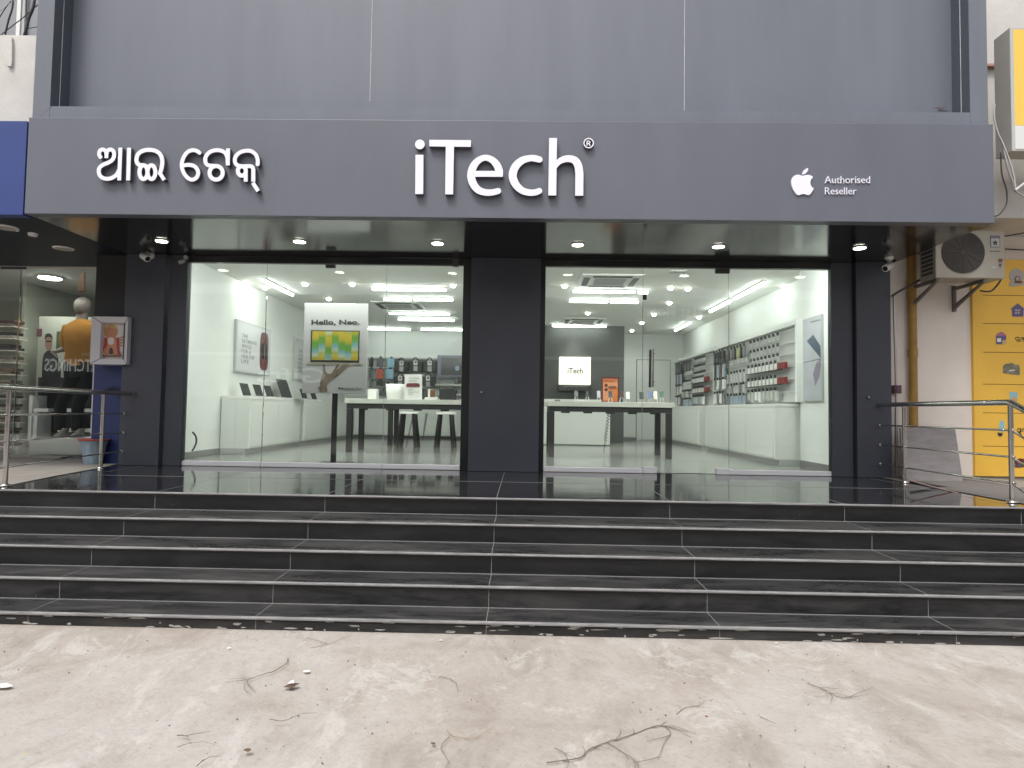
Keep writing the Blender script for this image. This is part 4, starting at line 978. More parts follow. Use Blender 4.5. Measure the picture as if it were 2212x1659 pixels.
for ri, (y0, y1, where) in enumerate(((9.18, 12.8, 'nearer'), (13.1, 16.0, 'farther'))):
    L_ = y1-y0; Hh = RZ1-RZ0
    rows = [.015, .165, .30, .40, .60, .77]
    g = lambda s_: s_+' on the '+where+' right wall rack'
    nc = 8 if ri == 0 else 7
    for c_ in range(nc):
        y = y0+.62+c_*.165*(L_/3.62)
        for r_ in range(6):
            zt = RZ1-rows[r_]*Hh-.04
            if r_ < 3: hung(y, zt, .07, .10, .02, M_pack, 'small clear packet on a black hook in row %s%s' % (['one', 'two', 'three'][r_], g('')), 'clear_packet', g('clear packets'), th=.012)
            elif r_ < 5: hung(y, zt, .10, .125, .03+.01*rq.random(), M_white2, 'white boxed accessory in the %s boxed row%s' % (['upper', 'lower'][r_-3], g('')), 'white_accessory_box', g('white boxes'), th=.035, black=True)
            else: hung(y, zt, .10, rq.uniform(.16, .21), .04, rq.choice([M_pack, M_pack, M_pblu, M_white2]), 'pale packet in the bottom row' + g(''), 'pale_packet', g('pale packets'), th=.03)
    for r_ in (3, 4):
        zt = RZ1-rows[r_]*Hh-.04
        for q in (0, 1): hung(y0+.33+q*.14, zt-.0, .125, .125, .03, M_red, 'red boxed accessory in the %s boxed row%s' % (['upper', 'lower'][r_-3], g('')), 'red_accessory_box', g('red boxes'), th=.05, hook=False)
    for c_ in range(6):
        y = y0+.62+nc*.165*(L_/3.62)+.06+c_*.17*(L_/3.62)
        zt = RZ1-.03*Hh-.04
        hung(y, zt, .07, .23, .05, M_yel if (c_ == 2 and ri == 0) else M_dark if c_ % 2 else M_pack2, ('yellow' if (c_ == 2 and ri == 0) else 'dark')+' long strap packet in the top row'+g(''), 'strap_packet', g('strap packets') if not (c_ == 2 and ri == 0) else None, th=.02)
        for r_, hh, mm in ((2, .0, None), (3, .21, M_pack), (4, .19, M_pack2 if c_ % 3 == 1 else M_pack), (5, .2, M_pblu if c_ < 5 else M_pack2)):
            if mm is None:
                hung(y, RZ1-.24*Hh, .10, .12, .03, M_pack, 'pale packet below the strap packets'+g(''), 'pale_packet', g('middle pale packets'), th=.02); continue
            hung(y, RZ1-rows[r_]*Hh-.08, .11, hh, .04+.02*rq.random(), mm, 'clear packet under the strap packets, %s row%s' % (['third', 'fourth', 'fifth'][r_-3], g('')), 'blister_packet', g('blister packets '+str(r_)), th=.025)
    for c_ in range(4):
        y = y0+.62+nc*.165*(L_/3.62)+.06+6*.17*(L_/3.62)+.10+c_*.17*(L_/3.62)
        hung(y, RZ1-.02*Hh-.03, .13, .27, .06, M_case1, 'black phone case in the top far corner'+g(''), 'phone_case', g('black cases'), th=.04)
        hung(y, RZ1-.28*Hh, .12, .27, .06, [M_cased, M_casebr, M_cased, M_case1][c_], ['light blue', 'brown', 'blue grey', 'black'][c_]+' phone case below the black cases'+g(''), 'phone_case', None, th=.03)
        for r_, z_ in ((0, .56), (1, .80)):
            hung(y, RZ1-z_*Hh+.02, .11, .22, .05, M_pack2 if (c_+r_) % 2 else M_white2, 'grey and white packet in the %s corner row%s' % (['upper', 'lower'][r_], g('')), 'corner_packet', g('corner packets'), th=.04)
    lg = MB()
    for z_ in (.40, .60):
        z = RZ1-z_*Hh-.04-.135; lg.box(XR_-.12, XR_-.036, y0+.5, y0+1.9, z, z+.008)
    tag(lg.build('ledge_strip', M_dark), 'thin dark ledges under the boxed rows'+g(''), 'shelf')
# poster on the right pier
kp = lambda a, b: ((2600+a*.5547)*.5486, (980+b*.5547)*.5486)
XP_ = 3.999
pp = T('phone_poster', 'pale poster with a tilted dark blue phone on the right front pier', 'poster', (XP_, 8.9, 1.5))
def onX(a, b): p = P(*kp(a, b), X=XP_-.03); return p
ya, yb = onX(1145, 700).y, onX(1012, 700).y; zb, zt = onX(1080, 1080).z, onX(1080, 482).z
box('frame', M_lgrey, (XP_-.03, XP_-.001, ya, yb, zb, zt), pp); box('print', mat('pale_blue_grey_print', (.46, .47, .52), .3, var=.08, vs=4), (XP_-.032, XP_-.0302, ya+.02, yb-.02, zb+.02, zt-.02), pp)
def xpoly(pts, nm, mt_, o_=.0325, d=.001):
    w = [P(*kp(a, b), X=XP_-o_) for a, b in pts]
    for q in w: q.y = min(max(q.y, ya+.022), yb-.022)
    MB().prism(w, (-d, 0, 0)).build(nm, mt_, pp)
xpoly([(1040, 655), (1085, 608), (1143, 690), (1143, 775), (1135, 772)], 'printed_phone', mat('starry_blue_print', (.06, .09, .14), .3, var=.7, vs=25))
xpoly([(1085, 890), (1105, 815), (1143, 775), (1143, 830), (1130, 905), (1100, 975)], 'printed_ribbon', mat('violet_grey_print', (.22, .20, .26), .4))
xpoly([(1012, 805), (1143, 775), (1143, 785), (1012, 812)], 'printed_rule', M_grey, .0345)
xpoly([(1065, 515), (1140, 498), (1140, 508), (1065, 526)], 'printed_word', M_grey)

# =================================================================== LEFT NEIGHBOUR
YN = 8.6
nb = T('neighbour_shop', 'neighbouring clothes shop with blue fascia, navy soffit and glass front', 'building', (-7, YN, Z0))
box('blue_fascia', M_blue, (-9.5, P(50, 360, Y=YFA).x-.004, YFA+.03, YFA+.14, ZS-.01, P(20, 258, Y=YFA).z), nb, bevel=.004)
box('soffit', M_navy, (-9.5, XA-.001, YFA+.141, YN+.03, ZS+.0, ZS+.04), nb)
box('blue_pillar', M_bluep, (P(199, 900, Y=7.9).x, P(263, 900, Y=YP).x-.004, 7.9, 8.6, Z0+.005, ZS-.002), nb)
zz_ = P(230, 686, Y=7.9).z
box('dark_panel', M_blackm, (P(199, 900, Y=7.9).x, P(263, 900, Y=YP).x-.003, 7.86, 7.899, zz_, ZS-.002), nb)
box('return_wall', M_bluep, (P(199, 900, Y=7.9).x+.05, XWL-.21, 8.601, 13.4, Z0, ZS+.3), nb)
zt_ = P(100, 559, Y=YN).z; zb_ = P(100, 573, Y=YN).z
box('head_beam', M_beige, (-9.5, P(212, 560, Y=YN).x, YN-.06, YN+.04, zb_, ZS+.0-.001), nb)
xg0 = P(38, 750, Y=YN).x; xg1 = P(205, 750, Y=YN).x
for a, b, l in ((-9.5, xg0, 'sliding glass pane at the photo left edge of the clothes shop'), (xg0+.004, xg1, 'glass pane in front of the orange shirted mannequin')):
    t = T('shopfront_glass', l, 'window', ((a+b)/2, YN, Z0), 'glass panes of the clothes shop')
    box('glass', M_glass, (a, b, YN-.006, YN+.006, Z0+.02, zb_-.002), t)
    box('edge', M_edge, (b-.006, b+.001, YN-.008, YN+.008, Z0+.02, zb_-.002), t)
    if a < -9: x0, x1, z0, z1 = RX(5, 574, 58, 582, YN); box('patch', M_dark, (x0, x1, YN-.03, YN-.007, z0, z1), t)
box('white_jamb', M_white2, (xg1+.001, xg1+.025, YN-.02, YN+.03, Z0+.02, zb_-.001), nb)
box('sill', M_path, (-9.5, xg1, YN-.05, YN+.05, Z0+.003, Z0+.035), nb)
for nm, mt_, b in (('neighbour_floor', M_floor, (-11, -5.1, YN+.06, 13.4, Z0-.1, Z0+.006)), ('neighbour_ceiling', M_ceil, (-11, -5.1, YN+.05, 13.4, 3.48, 3.6)), ('neighbour_wall', mat('greenish_wall_paint', (.44, .46, .38), .7), (-11, -5.2, 12.6, 12.8, Z0, 3.48)), ('neighbour_wall', MATS['greenish_wall_paint'], (-11.2, -11, YN+.05, 13.4, Z0, 3.48))):
    tag(box(nm, mt_, b), kind='structure')
box('partition', MATS['greenish_wall_paint'], (P(72, 700, Y=10.8).x-.05, P(72, 700, Y=10.8).x, 10.6, 12.6, Z0+.007, 3.479), nb)
for X in (-7.4, -5.9):  # downlights added out of view to brighten the mannequin
    c = Vector((X, 8.85, 3.479)); t = T('added_downlight', 'small unseen added downlight behind the clothes shop beam, '+('left one' if X < -7 else 'above the mannequin'), 'lamp', c); MB().tube([c, c+Vector((0, 0, -.012))], [.07, .06], 18).build('bezel', M_white2, t); MB().cyl(c+Vector((0, 0, -.0121)), c+Vector((0, 0, -.02)), .05, 16).build('bulb', M_down, t)
    beam(X, 8.85, 6)
t = T('tube_light', 'added fill tube hidden behind the clothes shop beam', 'lamp', (-6.8, 8.72, 3.479)); box('housing', M_white2, (-8, -5.6, 8.68, 8.76, 3.45, 3.479), t); box('tube', M_tube, (-7.98, -5.62, 8.7, 8.74, 3.42, 3.449), t)  # fill tube added out of view to soften the window display light
l_ = bpy.data.lights.new('added_fill_glow', 'AREA'); l_.shape = 'RECTANGLE'; l_.size = 2.3; l_.size_y = .06; l_.energy = 5; l_.color = (.97, 1, .93)
o = bpy.data.objects.new('added_fill_glow', l_); COL.objects.link(o); o.location = (-6.8, 8.72, 3.41); o.rotation_euler = (R(20), 0, 0)
c = P(108, 598, Z=3.47); t = T('round_ceiling_lamp', 'bright round ceiling lamp above the mannequin in the clothes shop', 'lamp', c)
MB().tube([c, c+Vector((0, 0, -.02))], [.19, .17], 28).build('bezel', M_white2, t); MB().cyl(c+Vector((0, 0, -.0201)), c+Vector((0, 0, -.03)), .155, 28).build('diffuser', mat('bright_lamp', (.98, 1, .93), .5, emis=30), t)
l = bpy.data.lights.new('round_lamp_beam', 'SPOT'); l.energy = 62; l.spot_size = R(150); l.spot_blend = 1; l.shadow_soft_size = .15; l.color = (.98, 1, .92)
o = bpy.data.objects.new('round_lamp_beam', l); COL.objects.link(o); o.location = c+Vector((0, 0, -.06))
lamp(13, 491, ZS, .10, False, 'unlit_soffit_lamp', 'unlit round cream lamp at the photo edge of the navy soffit', 'unlit lamps in the navy soffit')
lamp(137, 536, ZS, .10, False, 'unlit_soffit_lamp', 'unlit round cream lamp above the clothes shop glass', 'unlit lamps in the navy soffit')
textY('Pama', 138, 667, 162, 675, 12.59, M_blackm, 'wall_word', nb)
# mannequin (photo window 0,1000 x3.017)
km = lambda a, b: (a*.18184, (1000+b/3.017)*.5486)
YM = 9.15
mn = T('mannequin', 'grey faceless mannequin in an orange shirt and black trousers', 'mannequin', (P(175, 950, Y=YM).x, YM, Z0+.2))
pm = lambda a, b: P(*km(a, b), Y=YM)
hc = pm(982, 600); hw = (pm(1070, 600).x-pm(895, 600).x)/2
ch = pm(982, 740).z; ht = pm(982, 512).z
rings = []
for t_, w_ in ((0, .12), (.06, .42), (.2, .74), (.42, .97), (.6, 1.0), (.78, .88), (.92, .58), (1, .12)):
    rings.append((hc.x, YM-.02+.03*t_, ch+.0+(ht-ch)*t_, hw*.93*w_, hw*1.12*w_))
body = MB(); body.loft([(hc.x, YM, pm(0, 830).z, .09, .08), (hc.x, YM, ch-.02, .074, .07), (hc.x, YM, ch+.10, .070, .068)], 18); body.loft(rings, 22)
xs0 = pm(800, 900).x; sh_z = pm(900, 815).z; bt_z = pm(900, 1330).z; cx_ = pm(975, 900).x
# forearm bent to the hip, hand with fingers
el = Vector((pm(720, 1140).x+.05, YM+.08, pm(0, 1080).z))
hand = Vector((pm(700, 1160).x, YM-.12, pm(0, 1165).z))
body.tube([el, hand+Vector((.04, .05, .02)), hand], [.042, .03, .026], 12)
for k in range(4):
    b0 = hand+Vector((.012*k-.01, -.012, -.012*k)); body.tube([b0+Vector((0, .02, .015)), b0, b0+Vector((.035, -.018, -.02)), b0+Vector((.075-.006*k, -.012, -.028-.006*k))], [.016, .013, .010, .007], 8)
body.tube([hand, hand+Vector((.03, -.03, .02)), hand+Vector((.065, -.028, .018))], [.014, .011, .008], 8)
hr = Vector((pm(1075, 1420).x, YM, pm(0, 1420).z)); body.tube([hr+Vector((.02, 0, .30)), hr+Vector((.01, 0, .08)), hr], [.045, .028, .03], 10)
for k in range(4): body.tube([hr+Vector((-.025+k*.016, -.01, 0)), hr+Vector((-.028+k*.017, -.02, -.06)), hr+Vector((-.02+k*.015, -.01, -.11+.008*abs(k-1)))], [.012, .010, .007], 7)
body.tube([hr+Vector((-.03, 0, .02)), hr+Vector((-.05, -.01, -.03)), hr+Vector((-.045, -.01, -.06))], [.012, .010, .008], 7)
for a in (545, 880):   # feet
    f = P(*(a*.17195 if False else km(a, 0)[0], 0)[:1], 948, Y=YM) if False else P(km(a, 0)[0], 948, Y=YM)
for px in (172-14-53+20, 160):
    f = P(px, 949, Y=YM-.12); zf = Z0+.262
    body.loft([(f.x, YM-.06, zf, .055, .14), (f.x, YM-.06, zf+.03, .055, .14), (f.x+.005, YM-.02, zf+.07, .045, .09), (f.x+.01, YM+.02, zf+.13, .04, .05)], 16)
body.build('mannequin_body', M_skin, mn)
shirt = MB(); shirt.loft([(cx_, YM, bt_z, .235, .15), (cx_, YM, bt_z+.2, .215, .145), (cx_, YM-.01, (bt_z+sh_z)/2, .225, .15), (cx_, YM-.01, sh_z-.18, .25, .15), (cx_, YM, sh_z-.05, .235, .13), (cx_, YM, sh_z+.0, .17, .105), (cx_, YM, sh_z+.045, .085, .08)], 26, False)
shirt.tube([Vector((cx_-.2, YM, sh_z-.06)), Vector((cx_-.27, YM+.03, sh_z-.22)), Vector((cx_-.26, YM+.05, sh_z-.42))], [.075, .078, .07], 14, True)
shirt.tube([Vector((cx_+.2, YM, sh_z-.06)), Vector((cx_+.27, YM+.0, sh_z-.22)), Vector((cx_+.29, YM, sh_z-.38))], [.075, .075, .07], 14, True)
shirt.build('shirt', M_shirt, mn)
tr_ = MB(); hip = bt_z+.05
for sx_, px in ((-1, 125), (1, 162)):
    f = P(px, 940, Y=YM); tr_.loft([(f.x+.015, YM+.01, Z0+.36, .065, .075), (f.x+.02, YM, Z0+.7, .075, .085), (cx_+sx_*.105, YM, hip-.25, .105, .115), (cx_+sx_*.10, YM, hip, .125, .14)], 16)
tr_.loft([(cx_, YM, hip-.22, .19, .13), (cx_, YM, hip-.05, .225, .145), (cx_, YM, hip+.02, .22, .14)], 20)
tr_.build('trousers', M_cloth, mn)
o = box('white_plinth', M_white2, (*RX(56, 955, 170, 990, 8.7)[:2], 8.75, 9.45, Z0+.036, Z0+.26), None, .004); tag(o, 'low white plinth box under the mannequin', 'plinth')
# scarf hanging above
sf = MB(); q = [P(*km(a, b), Y=9.0) for a, b in ((968, 230), (998, 215), (998, 300), (998, 440), (920, 440), (922, 370), (940, 290))]
sf.prism(q, (0, .03, 0))
for k in range(6): a = P(*km(925+k*14, 438), Y=9.01); sf.box(a.x-.003, a.x+.003, 9.005, 9.015, a.z-.05, a.z+.01)
so = sf.build('brown_scarf', mat('brown_scarf_cloth', (.07, .035, .02), .9)); tag(so, 'brown fringed scarf hanging above the mannequin', 'scarf')
hk = MB().tube([P(*km(982, 215), Y=9.01), P(*km(968, 190), Y=9.01), P(*km(972, 160), Y=9.01), P(*km(1025, 168), Y=9.01)], .006, 6); hk.build('hook', M_dark, so) if False else None
# standing man poster and shelves
mp_ = T('fashion_poster', 'printed poster of a dark haired man in a black jacket', 'poster', (P(95, 900, Y=10.4).x, 10.4, Z0))
x0, x1, z0, z1 = RX(78, 684, 192, 960, 10.4); box('board', mat('grey_green_print', (.30, .31, .27), .6), (x0, x1, 10.4, 10.43, Z0+.008, z1), mp_)
zpl = lambda pts, nm, mt_, o_=0: MB().prism([P(*km(a, b), Y=10.399-o_) for a, b in pts], (0, -.002, 0)).build(nm, mt_, mp_)
zpl([tuple(p) for p in spline([(500, 1580), (500, 1350), (515, 1210), (560, 1150), (610, 1145), (660, 1165), (690, 1230), (720, 1330), (720, 1580)], 3)], 'printed_jacket', M_cloth)
zpl([tuple(p) for p in spline([(545, 1120), (535, 1020), (545, 970), (575, 948), (610, 965), (622, 1030), (612, 1130), (580, 1150)], 3, True)], 'printed_head', mat('print_skin', (.20, .12, .085), .6), .003)
zpl([tuple(p) for p in spline([(533, 1015), (540, 960), (575, 943), (612, 960), (624, 1015), (600, 990), (560, 988)], 3, True)], 'printed_hair', M_cloth, .006)
zpl([(545, 1030), (612, 1032), (610, 1050), (546, 1048)], 'printed_sunglasses', M_cloth, .006)
x0, x1, z0, z1 = RX(79, 710, 90, 727, 10.39); box('printed_badge', mat('maroon_badge_print', (.09, .03, .04), .6), (x0, x1, 10.394, 10.398, z0, z1), mp_)
x0, x1, z0, z1 = RX(121, 716, 147, 760, 10.39); box('printed_green_panel', mat('dark_green_print', (.03, .07, .04), .6), (x0, x1, 10.394, 10.398, z0, z1), mp_)
sv = T('garment_shelves', 'tall shelves stacked with folded brown and cream garments', 'shelf', (P(15, 900, Y=9.6).x, 9.6, Z0))
rg2 = random.Random(9); Ysv = 9.6
for k in range(11):
    y0 = 680+k*26; x0, x1, z0, z1 = RX(-40, y0, 42, y0+26, Ysv); x1 = P(32-k*.6, y0, Y=Ysv).x
    box('shelf_board', M_beige, (x0, x1, Ysv, Ysv+.28, z0, z0+.015), sv)
    for j in range(2):
        h0 = z0+.016+j*.05; nmz = rg2.choice([(.12, .07, .05), (.24, .20, .15), (.07, .03, .03), (.18, .13, .1), (.03, .03, .035), (.32, .30, .26)])
        box('folded_garment', mat('garment_%.2f_%.2f' % nmz[:2], nmz, .9, var=.2, vs=14), (x0+.01, x1-rg2.uniform(.02, .08), Ysv+.02, Ysv+.25, h0, h0+.045), sv, bevel=.012)
wr = T('white_step_shelf', 'white stepped display shelf behind the mannequin legs', 'shelf', (P(120, 900, Y=9.9).x, 9.9, Z0))
kq = lambda a, b: (a*.3134*.5486, (1480+b*.3134)*.5486)
def wsh(a0, b0, a1, b1, d=.3): x0, x1, z0, z1 = RX(*kq(a0, b0), *kq(a1, b1), 9.8); box('shelf_piece', M_white2, (x0, x1, 9.8, 9.8+d, max(z0, Z0+.01), z1), wr)
for q in ((360, 150, 640, 190), (355, 245, 398, 820), (418, 408, 605, 450), (416, 452, 462, 820), (765, 412, 935, 455), (1070, 412, 1150, 455), (725, 662, 900, 705), (1048, 665, 1145, 708), (1100, 160, 1165, 200)): wsh(*q)
o = box('dark_garment_rack', M_cloth, (*RX(79, 800, 200, 900, 10.1)[:2], 10.12, 10.36, Z0+.05, P(100, 815, Y=10.1).z), None); tag(o, 'dark mass of folded black clothes behind the mannequin legs', 'clothes')
# framed deity picture
fp = T('framed_picture', 'white box frame with an orange seated figure picture on the blue pillar', 'picture', (P(236, 787, Y=7.8).x, 7.8, 1.9))
x0, x1, z0, z1 = RX(196, 684, 275, 787, 7.68); fy = 7.68
M_fr = mat('white_picture_frame', (.62, .60, .63), .4)
w1 = .085
pts = ((x0, z0), (x1, z0), (x1, z1), (x0, z1)); ins = ((x0+w1, z0+w1*.8), (x1-w1*.75, z0+w1*.8), (x1-w1*.75, z1-w1*.8), (x0+w1, z1-w1*.8))
for i in range(4):
    j = (i+1) % 4; g_ = .003
    a, b, c_, d = pts[i], pts[j], ins[j], ins[i]
    MB().add([(a[0], fy, a[1]), (b[0], fy, b[1]), (c_[0], fy+.05, c_[1]), (d[0], fy+.05, d[1]), (a[0], 7.9, a[1]), (b[0], 7.9, b[1]), (c_[0], 7.88, c_[1]), (d[0], 7.88, d[1])],
             [(0, 1, 2, 3), (4, 7, 6, 5), (0, 4, 5, 1), (3, 2, 6, 7), (0, 3, 7, 4), (1, 5, 6, 2)]).build('frame_side', M_fr, fp)
    v = Vector((c_[0]-b[0], .05, c_[1]-b[1])); s_ = Vector((b[0], fy-.001, b[1])); MB().tube([s_, s_+v], .004, 6).build('mitre_line', M_dark, fp)
box('picture_ground', mat('pale_print_ground', (.62, .56, .54), .4), (ins[0][0], ins[1][0], 7.80, 7.81, ins[0][1], ins[2][1]), fp)
def pic(pts, nm, mt_, o_, sm_=True):
    q = [tuple(p) for p in (spline(pts, 3, True) if sm_ else pts)]; w = [P(*km(a, b), Y=7.8-o_) for a, b in q]; fill([[(p.x, p.z) for p in w]], .0012, onY(7.8-o_), nm, mt_, fp)
M_gold = mat('gold_print', (.50, .33, .09), .5, var=.2, vs=60); M_sk = mat('orange_body_print', (.48, .20, .11), .5, var=.35, vs=70); M_rd = mat('red_print', (.40, .04, .04), .5, var=.3, vs=70)
pic([(1240, 960), (1235, 890), (1270, 850), (1320, 838), (1375, 855), (1400, 900), (1395, 950), (1360, 985), (1280, 985)], 'printed_halo', M_gold, .001)
pic([(1255, 930), (1275, 885), (1320, 870), (1365, 885), (1385, 930), (1375, 980), (1320, 1000), (1265, 980)], 'printed_head', M_sk, .0025)
for s_ in (-1, 1):
    for k in range(4):
        cx0 = 1320+s_*60; y_ = 1010+k*22; pic([(cx0, y_-9), (cx0+s_*60, y_-26+k*9), (cx0+s_*98, y_-52+k*22), (cx0+s_*102, y_-38+k*22), (cx0+s_*62, y_-8+k*9), (cx0, y_+9)], 'printed_arm', M_sk, .0025+.0012*k)
pic([(1262, 990), (1378, 990), (1395, 1080), (1370, 1130), (1270, 1130), (1250, 1080)], 'printed_torso', M_sk, .008)
pic([(1285, 1000), (1350, 1000), (1345, 1070), (1290, 1070)], 'printed_sash', MATS['pale_print_ground'], .0095)
for s_ in (-1, 1): pic([(1320+s_*15, 1110), (1320+s_*75, 1090), (1320+s_*95, 1150), (1320+s_*65, 1210), (1320+s_*25, 1195)], 'printed_leg', M_sk, .0095)
pic([(1250, 1000), (1270, 1005), (1262, 1100), (1190, 1165), (1185, 1150), (1240, 1085)], 'printed_robe', M_rd, .011)
pic([(1385, 1000), (1405, 1010), (1415, 1150), (1432, 1180), (1400, 1185), (1385, 1090)], 'printed_robe', M_rd, .011)
pic([(1180, 1200), (1300, 1205), (1430, 1190), (1425, 1225), (1290, 1222), (1185, 1225)], 'printed_base', mat('brown_base_print', (.20, .10, .06), .5), .011)
pic([(1305, 1120), (1335, 1120), (1345, 1185), (1300, 1185)], 'printed_cloth', mat('dark_cloth_print', (.05, .04, .035), .5), .011)
o = T('name_plate', 'small black name plate with pale labels above the framed picture', 'sign', (P(228, 682, Y=7.9).x, 7.89, 2.6))
x0, x1, z0, z1 = RX(208, 670, 245, 682, 7.88); box('plate', M_blackm, (x0, x1, 7.88, 7.899, z0, z1), o)
textY('VISION MAKERS', 209, 673.5, 237, 678, 7.879, M_lgrey, 'plate_word', o)
# dry garland scraps on pillar
for (px, py, n_, l) in ((243, 838, 16, 'dried leaf scrap on the blue pillar above the railing'), (265, 853, 10, 'dried leaf scrap tied at the railing end')):
    q = MB(); rr = random.Random(px)
    c = P(px, py, Y=7.86)
    for k in range(n_):
        a = c+Vector((rr.uniform(-.05, .05), rr.uniform(-.02, .02), rr.uniform(-.03, .03))); q.tube([a, a+Vector((rr.uniform(-.07, .07), 0, rr.uniform(-.05, .01)))], .004, 5)
    tag(q.build('dried_leaf_scrap', mat('dry_leaf', (.05, .038, .028), .9)), l, 'leaf')

# buckets
def bucket(x, y, s, rim, label, h=.27):
    t = T('plastic_bucket', label, 'bucket', (x, y, Z0+.004), 'blue buckets beside the blue pillar')
    z = Z0+.006
    rings = []; n = 32
    bm_ = MB(); vs_ = []; prof = [(0, .095), (.02, .10), (h*.85, .142), (h*.86, .150), (h, .155), (h, .147), (h*.86, .138), (.03, .092)]
    for hh, r_ in prof:
        for j in range(n):
            a = 2*math.pi*j/n; rr = r_*(1+.02*(j % 2)*(1 if .02 < hh < h*.85 else 0))*s; vs_.append((x+rr*math.cos(a), y+rr*math.sin(a), z+hh*s))
    k = len(prof); bm_.add(vs_, [(i*n+j, i*n+(j+1) % n, (i+1)*n+(j+1) % n, (i+1)*n+j) for i in range(k-1) for j in range(n)]+[tuple(reversed(range(n))), tuple(range((k-1)*n, k*n))])
    bm_.build('bucket_body', mat('faded_blue_plastic', (.24, .31, .37), .5, var=.25, vs=9, stretch=(3, 3, .5)), t)
    r2 = MB(); ring = [(x+.160*s*math.cos(2*math.pi*j/28), y+.160*s*math.sin(2*math.pi*j/28), z+h*s) for j in range(29)]; r2.tube(ring, .011, 8, False); r2.build('rim', rim, t)
b1 = P(203, 1003, Z=Z0); bucket(b1.x, b1.y-.02, 1.0, mat('red_rim_plastic', (.42, .06, .05), .5), 'blue plastic bucket with a red rim behind the rail post', .30)
b2 = P(225, 1000, Z=Z0); bucket(b2.x+.10, b2.y+.16, .98, mat('grey_rim_plastic', (.22, .24, .21), .5), 'blue plastic bucket with a grey rim against the blue pillar', .30)
c = P(243, 997, Z=Z0+.02)
o = MB().box(c.x-.1, c.x+.12, c.y-.08, c.y+.05, Z0+.006, Z0+.026).build('broken_tile', mat('rusty_tile', (.13, .055, .04), .8, var=.3, vs=20)); tag(o, 'broken reddish tile piece lying beside the buckets', 'tile')
c = P(155, 995, Z=Z0+.02); o = MB().tube([P(130, 990, Z=Z0+.03), P(150, 987, Z=Z0+.03), P(180, 988, Z=Z0+.03)], .012, 6).build('thin_stick', M_cable); tag(o, 'thin dark stick on the cement beside the buckets', 'stick')

# ---- railings
def railing(name, label, base_pts, top_z, bars, extra=()):
    pass
RT = .87
def post(par, x, y, h=RT): 
    MB().tube([(x, y, Z0+.012), (x, y, Z0+h)], .021, 14).build('post', M_steel, par)
    MB().tube([(x, y, Z0+.004), (x, y, Z0+.012), (x, y, Z0+.02)], [.045, .045, .026], 18).build('base_flange', M_steel, par)
lr = T('steel_railing', 'polished steel railing at left, before the mannequin window', 'railing', (-4.9, 7.3, Z0), 'polished steel railings beside the steps')
a = P(217, 1012, Z=Z0); b = P(1, 1050, Z=Z0)
a = Vector((a.x, a.y, Z0)); b = Vector((b.x+.04, b.y, Z0)); dirn = (b-a).normalized()
top = Z0+RT
post(lr, a.x, a.y); post(lr, b.x, b.y)
# pillar end of the rail
pe = P(288, 849.5, Y=YP); 
MB().tube([Vector((pe.x, YP-.03, top+.01)), Vector((a.x, a.y, top+.01)), Vector((b.x, b.y, top+.01)), b+dirn*.6+Vector((0, 0, RT+.01-.0))], .027, 16).build('handrail', M_steel, lr)
MB().tube([Vector((pe.x, YP-.03, top+.01)), Vector((pe.x+.012, YP-.035, top+.01))], .031, 16).build('end_cap', M_steel, lr)
ends = [(268, 891), (266, 941), (263, 990)]
for k, zz in enumerate((RT-.235, RT-.47, RT-.70)):
    e = P(*ends[k], Y=YP-.01); 
    MB().tube([Vector((e.x, YP-.01, Z0+zz)), Vector((a.x, a.y, Z0+zz)), Vector((b.x, b.y, Z0+zz)), b+dirn*.6+Vector((0, 0, zz))], .0095, 10).build('cross_bar', M_steel, lr)
    MB().tube([Vector((e.x, YP-.02, Z0+zz)), Vector((e.x+.012, YP-.024, Z0+zz))], .014, 10).build('bar_cap', M_alu, lr)
rr_ = T('steel_railing', 'polished steel railing at right with a handrail sloping down the steps', 'railing', (4.33, 6.5, Z0), 'polished steel railings beside the steps')
a = P(1960, 1043, Z=Z0); b = P(2180, 1086, Z=Z0); a.z = b.z = Z0; XQ = (a.x+b.x)/2
a.x = b.x = XQ; post(rr_, a.x, a.y); post(rr_, b.x, b.y)
slope = -RIS/.34
e0 = Vector((XQ, YP-.02, 0))
fwd = Vector((0, -1, 0))
def seg(zz, r_, nm):
    MB().tube([e0+Vector((0, 0, Z0+zz)), Vector((XQ, b.y+.02, Z0+zz)), Vector((XQ, b.y-.02, Z0+zz-.008)), Vector((XQ, 4.3, Z0+zz+(b.y-4.3)*slope))], r_, 14).build(nm, M_steel, rr_)
seg(RT+.01, .027, 'handrail')
for zz in (RT-.235, RT-.47, RT-.70):
    seg(zz, .0095, 'cross_bar')
    for y_, d in ((a.y, -1), (b.y, -1)): MB().tube([(XQ, y_-.02, Z0+zz), (XQ, y_-.034, Z0+zz-.004)], .014, 8).build('bar_cap', M_steel, rr_)
    MB().tube([(XQ, YP-.02, Z0+zz), (XQ, YP-.03, Z0+zz)], .016, 8).build('bar_cap', M_steel, rr_)

